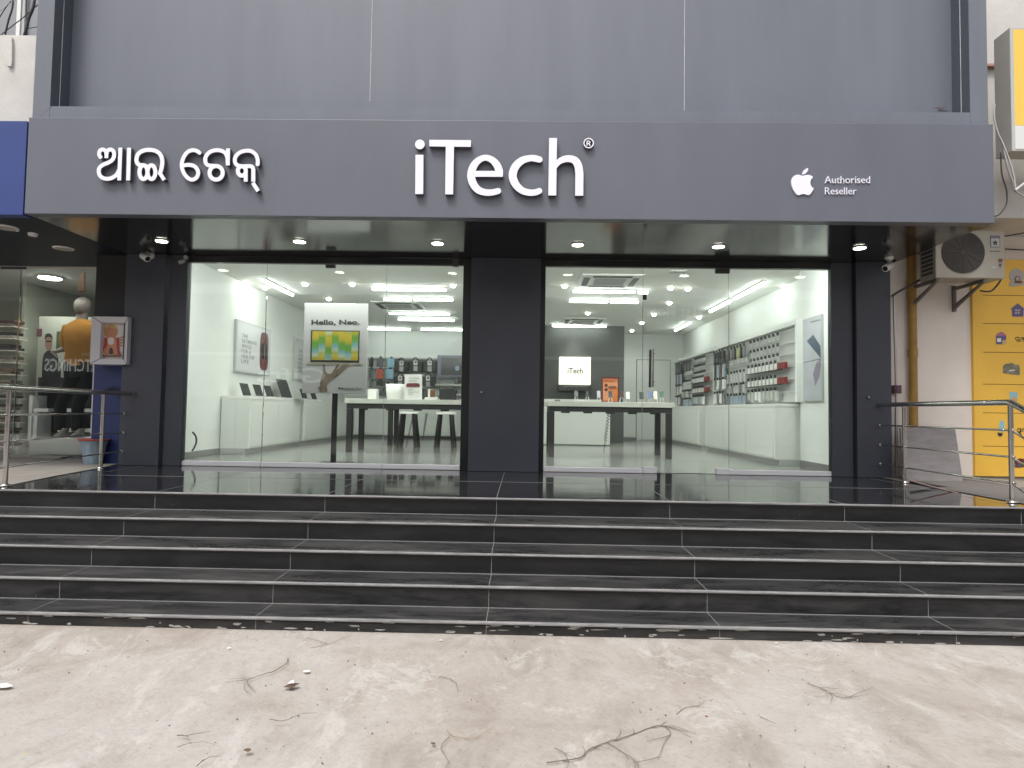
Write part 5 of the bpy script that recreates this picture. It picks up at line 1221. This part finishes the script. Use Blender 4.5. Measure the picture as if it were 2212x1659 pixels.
# =================================================================== RIGHT NEIGHBOUR
rb = T('neighbour_building', 'beige plastered neighbouring building at right behind the yellow shutter', 'building', (6.5, 8, Z0))
YW = 7.95
box('wall', M_beige, (4.465, 10.5, YW, YW+.3, Z0, 3.679), rb)
box('canopy_slab', M_plaster, (4.66, 10.5, 7.2, YW+.2, 3.68, 4.1), rb, bevel=.01)
box('upper_wall', M_plaster, (4.66, 10.5, 7.3, YW+.3, 4.101, 7.4), rb)
box('upper_ledge', mat('reddish_ledge', (.42, .25, .20), .8), (4.62, 10.5, 7.24, 7.299, P(2140, 143, Y=7.25).z, P(2140, 138, Y=7.25).z), rb)
zl = P(2180, 76, Y=7.3).z; box('crack_line', M_grey, (P(2165, 76, Y=7.3).x, 10.5, 7.297, 7.2995, zl-.004, zl+.004), rb)
sx0 = P(2104, 850, Y=YW-.04).x
sht = T('yellow_shutter', 'yellow roller shutter painted with small pictures and Odia words', 'shutter', (7, YW-.04, Z0))
zsh = P(2180, 561, Y=YW-.04).z
box('shutter_sheet', M_yellow, (sx0, 10.4, YW-.04, YW-.001, Z0+.03, zsh), sht)
gl = MB()
for y in (638, 699, 761, 830, 892, 964):
    z = P(2160, y, Y=YW-.04).z; gl.box(P(2123, y, Y=YW-.04).x, 10.4, YW-.0415, YW-.0402, z-.004, z+.003)
gl.build('groove', mat('dark_ochre_groove', (.14, .08, .015), .7), sht)
ks = lambda a, b: ((3700+a/3.319)*.5486, (1000+b/3.319)*.5486)
ks2 = lambda a, b: ((3700+a/2.765)*.5486, (1450+b/2.765)*.5486)
def ic(pts, cv, nm, mt_, o_=0, sm_=False): pxpoly(pts, cv, YW-.042-o_, .0015, nm, mt_, sht, sm_)
M_ig = mat('grey_white_icon', (.42, .38, .36), .6); M_ip = mat('violet_icon', (.12, .10, .23), .6); M_ipk = mat('pink_icon', (.40, .16, .26), .6); M_ic = mat('cyan_icon', (.26, .50, .55), .6)
M_im = mat('camouflage_icon', (.20, .19, .13), .6, var=.6, vs=14); M_ir = mat('dark_red_icon', (.11, .02, .025), .6); M_ib = mat('brown_icon', (.16, .08, .05), .6)
ic([(1005+100*math.cos(a), 285+95*math.sin(a)) for a in [2*math.pi*i/24 for i in range(24)]], ks, 'painted_globe', M_ig)
ic([(930, 355), (1095, 355), (1100, 405), (1000, 420), (925, 425), (900, 410)], ks, 'painted_globe_foot', M_ig, .002)
for (ra, rb_) in (((1015, 325), 38),):
    ic([(1015+38*math.cos(a), 325+38*math.sin(a)) for a in [2*math.pi*i/20 for i in range(20)]], ks, 'painted_ring', M_ib, .002)
    ic([(1017+25*math.cos(a), 325+26*math.sin(a)) for a in [2*math.pi*i/20 for i in range(20)]], ks, 'painted_ring_hole', M_ig, .004)
ic([(985, 355), (1065, 350), (1090, 372), (1040, 385), (975, 380)], ks, 'painted_foot_band', M_ib, .0055)
ic([(925, 720), (1020, 645), (1110, 720), (1097, 725), (1092, 818), (948, 818), (942, 725)], ks, 'painted_house', M_ip)
for a in (985, 1020):
    for b in (724, 760): ic([(a, b), (a+26, b), (a+26, b+24), (a, b+24)], ks, 'painted_pane', M_ig, .002)
ic([(735, 1070), (870, 1075), (865, 1130), (815, 1180), (740, 1180)], ks, 'painted_shop', M_ip)
ic([(735, 1070), (760, 1035), (805, 1015), (850, 1040), (875, 1075)], ks, 'painted_awning', M_ipk, .002)
ic([(750, 1102), (802, 1102), (802, 1150), (752, 1150)], ks, 'painted_shop_window', M_white2, .004)
ic([(820, 1130), (870, 1120), (875, 1160), (830, 1185), (815, 1170)], ks, 'painted_basket', mat('cream_icon', (.55, .42, .22), .6), .004)
ic([(826, 1555), (828, 1470), (850, 1440), (900, 1432), (940, 1420), (985, 1445), (1040, 1450), (1048, 1500), (1045, 1583), (940, 1575)], ks, 'painted_truck', M_im)
ic([(910, 1520), (980, 1510), (985, 1522), (915, 1532)], ks, 'painted_truck_highlight', M_white2, .002)
ic([(762, 256), (848, 262), (842, 415), (765, 408)], ks2, 'painted_card', M_ic)
ic([(780, 320), (815, 305), (848, 340), (825, 375), (785, 365)], ks2, 'painted_hand', mat('tan_icon', (.50, .34, .16), .6), .002)
ic([(658, 572), (700, 570), (705, 700), (640, 680), (645, 630)], ks2, 'painted_scooter', M_ic)
ic([(628+0, 700), (688, 705), (680, 735), (655, 745), (635, 730)], ks2, 'painted_wheel', M_blackm, .002)
ic([(775, 1040), (800, 1010), (870, 980), (918, 985), (918, 1075), (850, 1080), (778, 1078)], ks2, 'painted_tractor', M_ir)
for a in (812, 870): ic([(a+24*math.cos(q), 1060+22*math.sin(q)) for q in [2*math.pi*i/14 for i in range(14)]], ks2, 'painted_wheel', mat('grey_wheel_icon', (.10, .09, .085), .6), .002)
def ink(strokes, cv, w, bb, nm='painted_letter', h=2.5):
    fn = u(*[S(s_, w) for s_ in strokes]); polys = contours(fn, *bb, h)
    pl = [[(lambda p: (p.x, p.z))(P(*cv(x, y), Y=YW-.042)) for x, y in q] for q in polys]
    fill(pl, .0015, onY(YW-.042), nm, M_blackm, sht)
ink([[(992, 1095), (1005, 1088), (1030, 1095), (1032, 1085)], [(992, 1095), (992, 1115), (1010, 1125), (1035, 1120)], [(1010, 1125), (1015, 1140), (1035, 1143)], [(1036, 1088), (1040, 1145)]], ks, 8, (980, 1075, 1050, 1155))
ink([[(1062, 1143), (1062, 1105), (1078, 1092), (1088, 1105), (1078, 1118)], [(1098, 1088), (1099, 1146)], [(1085, 1108), (1099, 1112)]], ks, 8, (1050, 1075, 1110, 1155))
ink([[(845, 680), (850, 660), (868, 655), (880, 670), (872, 688), (852, 690), (868, 705)], [(885, 655), (885, 690), (865, 705), (890, 718), (870, 715)]], ks2, 8, (830, 640, 900, 730))
ink([[(905, 690), (900, 670), (915, 655), (925, 675)]], ks2, 8, (890, 640, 935, 710))
sc_ = MB(); rr = random.Random(4)
q = P(2100, 1031, Z=Z0+.01)
sc_.prism([P(2048, 1030, Z=Z0+.012), P(2095, 1030, Z=Z0+.012), P(2300, 1046, Z=Z0+.012), P(2300, 1058, Z=Z0+.012), P(2200, 1052, Z=Z0+.012), P(2130, 1040, Z=Z0+.012)], (0, 0, -.01))
tag(sc_.build('cement_apron', M_path), kind='structure')
# slab
sl = [P(1945, 924, Y=7.7), P(2063, 924, Y=7.7), P(2080, 1034, Y=7.45), P(1953, 1034, Y=7.45)]
for q in sl[2:]: q.z = Z0+.006
o = MB().prism([sl[3], sl[2], sl[1], sl[0]], (0, .03, 0)).build('stone_slab', M_slab); tag(o, 'grey stone slab leaning on the beige wall behind the railing', 'slab')
# ochre drain pipe + thin conduit
yp = YW-.07; a = P(1969, 520, Y=yp); b = P(1969, 925, Y=yp)
dp = T('drain_pipe', 'ochre drain pipe running down the beige wall behind the railing', 'pipe', (a.x, yp, Z0+.01))
MB().tube([(a.x, yp, 3.62), (a.x, yp, Z0+.01)], .048, 16).build('pipe', M_pipe, dp)
for z in (3.05, 2.2): MB().tube([(a.x, yp, z-.05), (a.x, yp, z+.05)], .056, 16).build('collar', M_pipe, dp)
cn = MB(); cn.tube([P(x, y, Y=7.86) for x, y in ((1931, 640), (1932, 700), (1934, 760), (1936, 850), (1937, 880))], .014, 10); cn.tube([P(1936, 880, Y=7.86), P(1937, 1030, Y=7.86)], .02, 10)
tag(cn.build('wall_conduit', M_steel2), 'thin grey conduit beside the outer right pillar', 'pipe')
o = MB().box(*RX(1935, 832, 1947, 850, 7.85)[:2], 7.84, 7.949, *RX(1935, 832, 1947, 850, 7.85)[2:]).build('meter_box', mat('plum_meter_box', (.12, .05, .08), .5), bevel=.004); tag(o, 'small plum coloured switch box on the wall by the conduit', 'box')
# AC unit
ac = T('outdoor_ac_unit', 'aged outdoor air conditioner with round dark grille on wall brackets', 'air conditioner', (P(2096, 602, Y=7.4).x, 7.55, 3.0))
x0, x1, z0, z1 = RX(2021, 497, 2171, 601, 7.38); z1 = min(z1, 3.62-.02)
YA = 7.38
box('casing', M_ac, (x0, x1, YA, 7.68, z0, z1), ac, bevel=.012)
c = P(2079.6, 545, Y=YA); 
MB().tube([(c.x, YA-.014, c.z), (c.x, YA-.002, c.z)], .245, 48).build('fan_grille', mat('dark_fan_grille', (.055, .048, .042), .6), ac)
ring = MB()
for r_ in [.03+.0135*k for k in range(16)]:
    ring.tube([(c.x+r_*math.cos(2*math.pi*j/40), YA-.016, c.z+r_*math.sin(2*math.pi*j/40)) for j in range(41)], .0018, 4, False)
for k in range(12):
    a_ = 2*math.pi*k/12; ring.tube([(c.x+.03*math.cos(a_), YA-.018, c.z+.03*math.sin(a_)), (c.x+.24*math.cos(a_), YA-.018, c.z+.24*math.sin(a_))], .0025, 4)
ring.build('grille_wire', mat('grille_wire_grey', (.10, .09, .08), .5), ac)
gr2 = MB()
for k in range(9): z = z0+.08+k*(z1-z0-.16)/8; gr2.box(x0-.004, x0-.0, YA+.05, YA+.26, z-.018, z+.012)
gr2.build('side_fins', M_dark, ac)
kz = lambda a, b: ((3450+a/3.8)*.5486, (880+b/3.8)*.5486)
def acp_(pts, nm, mt_, o_=.0015): pxpoly(pts, kz, YA-o_, .001, nm, mt_, ac, False)
acp_([(1705, 183), (1852, 183), (1852, 355), (1710, 355)], 'rating_label', M_dark)
acp_([(1716, 222), (1845, 222), (1845, 348), (1720, 348)], 'label_face', M_lgrey, .003)
acp_([(1708, 188), (1848, 188), (1848, 216), (1710, 216)], 'label_header', mat('violet_grey_label', (.20, .17, .22), .5), .003)
star = []
for i in range(10):
    a_ = -math.pi/2+i*math.pi/5; r_ = 52 if i % 2 == 0 else 21; star.append((1780+r_*math.cos(a_), 290+r_*math.sin(a_)))
acp_(star, 'printed_star', M_dark, .0045)
textY('Inverter', *kz(1708, 405), *kz(1855, 422), YA-.001, M_dark, 'printed_word', ac)
acp_([(1826, 545), (1840, 525), (1880, 525), (1896, 548), (1885, 580), (1838, 578)], 'sticker', M_brown, .003)
acp_([(1835, 600), (1885, 600), (1862, 660), (1850, 660)], 'sticker', M_brown, .003)
acp_([(1715, 640), (1790, 640), (1805, 655), (1760, 682), (1720, 670)], 'sticker', M_lgrey, .003)
for px in (1999, 2098):
    xx = P(px, 600, Y=7.6).x
    br = MB(); br.box(xx, xx+.035, 7.915, YW-.001, z0-.30, z0+.02); br.box(xx, xx+.035, YA+.02, 7.914, z0-.035, z0-.001)
    br.prism([(xx+.001, 7.914, z0-.27), (xx+.001, 7.914, z0-.22), (xx+.001, YA+.08, z0-.036), (xx+.001, YA+.03, z0-.036)], (.03, 0, 0)); br.build('bracket', mat('grey_bracket', (.14, .13, .12), .6), ac)
def cable(pts, Y, r, mt_, label, nm='loose_cable', grp=None, k=5):
    pts = [P(*p[:2], Y=p[2] if len(p) > 2 else Y) for p in pts]
    q = [Vector(t_) for t_ in spline([tuple(p) for p in pts], k)]; o = MB().tube(q, r, 7).build(nm, mt_); tag(o, label, 'cable', grp); return o
GC = 'loose cables on the facades'
cable([(1926, 640), (1950, 625), (1985, 606), (2010, 592), (2035, 588)], 7.7, .014, M_cable, 'black cable sagging under the outdoor air conditioner', grp=GC)
cable([(1926, 567), (1950, 556), (1975, 549), (2003, 545)], 7.7, .012, M_cable, 'dark cable from the soffit corner to the air conditioner side', grp=GC)
cable([(2117, 628), (2140, 629), (2155, 615), (2163, 602)], 7.5, .010, M_cable, 'black cable looping below the air conditioner right bracket', grp=GC)
cable([(2171, 510), (2190, 507), (2230, 500)], 7.6, .008, M_cable, 'thin wire leaving the air conditioner to the right', grp=GC)
cable([(2172, 538), (2230, 541)], 7.9, .008, M_cable, 'straight thin wire above the yellow shutter', grp=GC, k=2)
cable([(2149, 225), (2147, 250), (2155, 285), (2166, 309), (2180, 345), (2190, 380), (2194, 410)], 6.5, .008, M_cablew, 'pale cable hanging down beside the yellow hoarding', grp=GC)
cable([(2166, 309), (2176, 360), (2188, 395), (2193, 412), (2215, 425)], 6.55, .010, M_cablew, 'thicker pale cable tied below the yellow hoarding', grp=GC)
cable([(2162, 330), (2164, 375), (2174, 410), (2174, 440), (2160, 462), (2149, 467)], 6.45, .007, M_cable, 'dark thin wire curling into the fascia right end', grp=GC)
cable([(2193, 412), (2205, 402), (2225, 388)], 6.5, .014, M_cablew, 'grey cable knot rising to the right photo edge', grp=GC)
cable([(1966, 1040), (2010, 1048), (2080, 1060), (2150, 1063), (2230, 1065)], 6.8, .016, M_cable, 'black cable on the dark cement behind the right railing', grp=GC)
cable([(1966, 1038), (2030, 1056), (2100, 1071), (2220, 1087)], 6.4, .010, mat('brown_cable', (.20, .14, .12), .6), 'brown cable on the dark cement behind the right railing', grp=GC)
# yellow hoarding
hd = T('yellow_hoarding', 'boxed yellow hoarding with a white lower band at the top right', 'sign', (7, 6.6, 4.2))
Yh = 6.5; xh = P(2183, 200, Y=Yh).x; zt = P(2190, 60, Y=Yh).z; zb = P(2190, 326, Y=Yh).z; zm = P(2190, 271, Y=Yh).z
box('box_body', mat('grey_green_sheet', (.44, .43, .40), .6, var=.06, vs=2), (xh, 9.5, Yh, Yh+.22, zb, zt), hd, bevel=.004)
box('yellow_face', M_yellow2, (xh+.035, 9.5, Yh-.004, Yh-.0005, zm, zt-.02), hd); box('white_face', mat('white_sign_film', (.70, .71, .70), .4), (xh+.035, 9.5, Yh-.004, Yh-.0005, zb+.02, zm-.002), hd)
box('edge_trim', M_lgrey, (xh+.0, xh+.034, Yh-.006, Yh-.0005, zb, zt), hd)

# =================================================================== UPPER LEFT
ul = T('neighbour_parapet', 'weathered white parapet above the blue fascia at the top left', 'wall', (-6.5, 6.6, 4.2))
Yq = 6.55; xe = P(75, 160, Y=Yq).x; zt = P(40, 76, Y=Yq).z
box('parapet', M_plaster, (-9.5, xe, Yq, Yq+.2, 3.9, zt), ul, bevel=.008)
hm = MB()
q = [tuple(p) for p in spline([(-10, 165), (2, 150), (25, 143), (48, 150), (55, 170), (53, 245), (48, 265), (35, 258), (30, 200), (5, 172), (-10, 200)], 3, True)]
pxpoly([(-8, 150), (10, 146), (30, 144), (50, 150), (55, 165), (54, 250), (50, 265), (40, 264), (33, 255)], lambda a, b: (a*.5486, b*.5486), Yq-.001, .03, 'plaster_lump', M_plaster, ul)
ub = T('rear_grey_building', 'plain grey building behind the parapet with a white window column', 'building', (-9, 9.2, 4))
box('wall', mat('grey_paint', (.30, .31, .33), .8, var=.05, vs=2), (-14, -5.2, 9.2, 9.4, 3.7, 9), ub)
x0, x1, _, _ = RX(33, 10, 41, 70, 9.1); box('window_mullion', M_white2, (x0, x1, 9.12, 9.199, 3.7, 9), ub)
x0, x1, _, _ = RX(42, 10, 48, 70, 9.1); box('window_mullion', M_lgrey, (x0, x1, 9.14, 9.199, 3.7, 9), ub)
box('upper_core', M_dark, (XFL+.05, XFR-.05, 6.91, 8.2, 4.05, 6.3), sb)
CL = [([(76, -15), (72, 15), (62, 40), (58, 58), (52, 78)], .035, 'thick dark cable bending down behind the parapet'), ([(57, -15), (57, 30), (58, 60), (59, 78)], .012, 'straight thin cable behind the parapet'),
      ([(28, -15), (27, 15), (18, 45), (10, 80)], .022, 'dark cable slanting down to the parapet top'), ([(-10, 30), (15, 12), (45, -8)], .010, 'pale wire crossing the top left corner'),
      ([(-5, 82), (15, 65), (50, 38), (82, 10)], .012, 'thin wire rising to the right over the parapet'), ([(60, 62), (70, 60), (84, 57)], .010, 'short wire running into the grey panel'), ([(-10, 88), (12, 80), (30, 82), (33, 88)], .016, 'reddish cable lying on the parapet top'), ([(-5, 45), (10, 20), (24, 2)], .012, 'grey wire at the far top left corner')]
for p_, r_, l in CL: cable(p_, 7.2, r_*.45, M_cable if 'pale' not in l else M_cablew, l, grp='cables above the white parapet')

# =================================================================== GROUND LITTER
def twig(pts, r, label, mt_=None, side=0, seed=1):
    rr = random.Random(seed); q = [P(x*.5, 1316+y*.5, Z=.006) for x, y in spline(pts, 4)]
    r *= .36
    m_ = MB().tube([Vector(p)+Vector((0, 0, rr.uniform(0, .004))) for p in q], [r*(1-.6*i/len(q)) for i in range(len(q))], 6)
    for k in range(side):
        i = rr.randrange(2, len(q)-1); a = q[i]; d = (q[i]-q[i-1]).normalized(); s_ = rr.choice((-1, 1)); n_ = Vector((-d.y*s_, d.x*s_, 0))
        L_ = rr.uniform(.03, .12); m_.tube([a, a+(d+n_*.6)*L_*.5+Vector((0, 0, .006)), a+(d+n_)*L_], [r*.6, r*.5, r*.3], 5)
    tag(m_.build('dry_twig', mt_ or mat('dry_twig_bark', (.17, .14, .11), .85)), label, 'twig', 'dry twigs on the cement ground')
M_tw2 = mat('pale_twig_bark', (.29, .25, .20), .85)
off = 2212
twig([(1243, 212), (1238, 235), (1190, 265), (1110, 292), (1070, 310), (1055, 345), (1088, 372)], .006, 'hooked dry twig on the ground left of centre', None, 5, 1)
twig([(1165, 480), (1238, 482), (1265, 462)], .005, 'short bent twig on the ground below the hooked twig', None, 1, 2)
twig([(1325, 122), (1400, 145), (1412, 155)], .004, 'forked twig just below the lowest step', M_tw2, 2, 3)
twig([(1340, 168), (1412, 153), (1500, 120), (1520, 112)], .004, 'long faint twig just below the lowest step', M_tw2, 2, 4)
twig([(1895, 296), (1915, 296), (1950, 303)], .007, 'small knobbly twig on the ground below the central joint', None, 1, 5)
twig([(1930, 525), (1960, 550), (2010, 560), (2080, 556)], .004, 'brown straw twig near the lower centre of the ground', mat('straw_twig', (.26, .18, .09), .8), 2, 6)
twig([(1942, 552), (1905, 595), (1925, 635), (1942, 665)], .005, 'dark zigzag twig near the lower centre of the ground', None, 1, 7)
twig([(765, 548), (790, 546), (815, 555)], .007, 'stubby dark twig at the lower left of the ground', None, 1, 8)
twig([(765, 598), (800, 585), (828, 577)], .004, 'thin twig below the stubby one at the lower left', None, 1, 9)
twig([(850, 680), (870, 660), (885, 650)], .006, 'short twig at the bottom edge left of centre', None, 1, 10)
R2 = lambda pts: [(x+2212, y) for x, y in pts]
twig(R2([(150, 665), (290, 645), (330, 610), (410, 575), (475, 560), (540, 535), (610, 508), (650, 505), (685, 535), (660, 575), (640, 625), (632, 645)]), .0065, 'large branching twig at the bottom right of centre', None, 12, 11)
twig(R2([(410, 578), (490, 625), (550, 668)]), .005, 'side branch lying below the large twig', None, 3, 12)
twig(R2([(185, 600), (240, 630), (300, 650)]), .004, 'small twig left of the large branching twig', None, 4, 13)
twig(R2([(710, 455), (755, 425), (810, 420)]), .006, 'curved greenish twig right of the large branching twig', M_tw2, 2, 14)
twig(R2([(1070, 465), (1100, 478), (1140, 497)]), .004, 'straight thin twig on the right half of the ground', None, 0, 15)
twig(R2([(1275, 322), (1340, 345), (1400, 375), (1440, 385)]), .006, 'dark crumbly twig line on the right half of the ground', None, 6, 16)
twig(R2([(1460, 380), (1560, 338)]), .004, 'thin straight twig pointing right up on the ground', None, 0, 17)
twig(R2([(320, 440), (400, 405)]), .003, 'faint thin twig left of the wheel scuffs', M_tw2, 1, 18)
# crumpled wrapper + scraps
c = P(1257*.5, 1316+335*.5, Z=.0); w = T('crumpled_wrapper', 'crumpled brown and white wrapper on the ground left of centre', 'wrapper', (c.x, c.y, 0))
MB().add([c+Vector(v) for v in ((-.035, -.015, .004), (.012, -.028, .006), (.04, .014, .012), (-.007, .02, .01), (0, 0, .02))], [(0, 1, 4), (1, 2, 4), (2, 3, 4), (3, 0, 4)]).build('foil', mat('brown_foil', (.10, .055, .04), .4), w)
MB().add([c+Vector(v) for v in ((-.012, -.013, .021), (.018, -.006, .021), (.008, .012, .030), (-.007, .01, .024))], [(0, 1, 2, 3)]).build('paper', M_white2, w)
def scrap(px, py, s, mt_, label, cat='paper scrap', nm='paper_scrap'):
    s *= .75
    c = P(px, py, Z=.006); rr = random.Random(int(px)); pts = [(c.x+s*math.cos(a)*rr.uniform(.5, 1.1), c.y+s*.7*math.sin(a)*rr.uniform(.6, 1), .004+rr.uniform(0, .004)) for a in [2*math.pi*i/7 for i in range(7)]]
    tag(MB().prism(pts, (0, 0, .002)).build(nm, mt_), label, cat, 'litter scraps on the ground')
scrap(662, 1450, .03, M_white2, 'long white paper scrap above the crumpled wrapper'); scrap(952, 1383, .022, M_white2, 'round white scrap below the lowest step near the centre'); scrap(495, 1400, .018, M_white2, 'white scrap on the ground left below the steps')
scrap(1106+2020/2, 1316+530/2, .025, M_white2, 'white scrap at the lower right of the ground'); scrap(1106+1142/2, 1316+147/2, .016, M_white2, 'small white scrap right below the steps')
scrap(55, 1630, .02, mat('yellow_leaf', (.50, .45, .15), .7), 'small yellow leaf at the bottom left of the ground', 'leaf', 'fallen_leaf'); scrap(1106+840/2, 1316+463/2, .010, M_red, 'tiny red scrap on the right half of the ground')
scrap(6, 1482, .07, M_white2, 'torn white netting scrap at the left photo edge'); scrap(534, 1620, .03, mat('brown_leaf', (.13, .09, .06), .8), 'brown dry leaf at the lower left', 'leaf', 'fallen_leaf'); scrap(1106-180+10, 1606, .022, MATS['brown_leaf'], 'brown dry leaf below the centre of the ground', 'leaf', 'fallen_leaf')
# grit
gm = MB(); rr = random.Random(12)
for k in range(650):
    x = rr.uniform(-4.5, 4.5); y = rr.uniform(1.5, 4.0); s_ = rr.choice((.002, .002, .003, .003, .004, .006)); z = .004
    a = rr.random()*6.3; pts = [(x+s_*math.cos(a+q)*rr.uniform(.6, 1.3), y+s_*math.sin(a+q)*rr.uniform(.6, 1.2), z-.004+.012*math.sin(x*1.3+y*2.1)) for q in (0, 1.5, 3.1, 4.6)]
    t_ = (x, y, z+s_*.45+.012*math.sin(x*1.3+y*2.1))
    gm.add(pts+[t_], [(0, 1, 4), (1, 2, 4), (2, 3, 4), (3, 0, 4), (3, 2, 1, 0)])
tag(gm.build('grit', mat('dark_grit', (.16, .14, .12), .9, var=.5, vs=3)), 'loose dark grit and crumbs scattered over the cement', 'grit', kind='stuff')

# =================================================================== STREET BEHIND THE CAMERA (seen in reflections)
op_ = T('opposite_building', 'plain building across the street seen only in the glass reflections', 'building', (0, -14, 0))
M_op = mat('opposite_plaster', (.24, .23, .22), .8, var=.1, vs=.5)
box('wall', M_op, (-30, 26, -14.5, -14, 0, 6.8), op_)
box('white_band', M_white2, (-22, 18, -13.99, -13.9, 3.85, 4.0), op_)
for k in range(7): box('shutter', mat('opposite_shutter_grey', (.10, .105, .11), .6), (-24+k*6.5, -20+k*6.5, -13.98, -13.95, .1, 3.1), op_)
def optext(s_, X0, w, z, h_):
    text(s_, frame3((X0+w, -13.89, z), (-w, 0, 0), (0, 0, h_)), mat('added_glow_letter', (.85, .88, .85), .5, emis=1.1), .03, 'sign_word', op_)  # emission added so the words stay bright in the glass reflections
optext('MATCHINGS', -23.8, 3.1, 3.05, .62)
optext('1st Floor', 5.6, 2.4, 5.95, .5)
optext('Gifts', -12.5, 3.2, 2.6, .7)
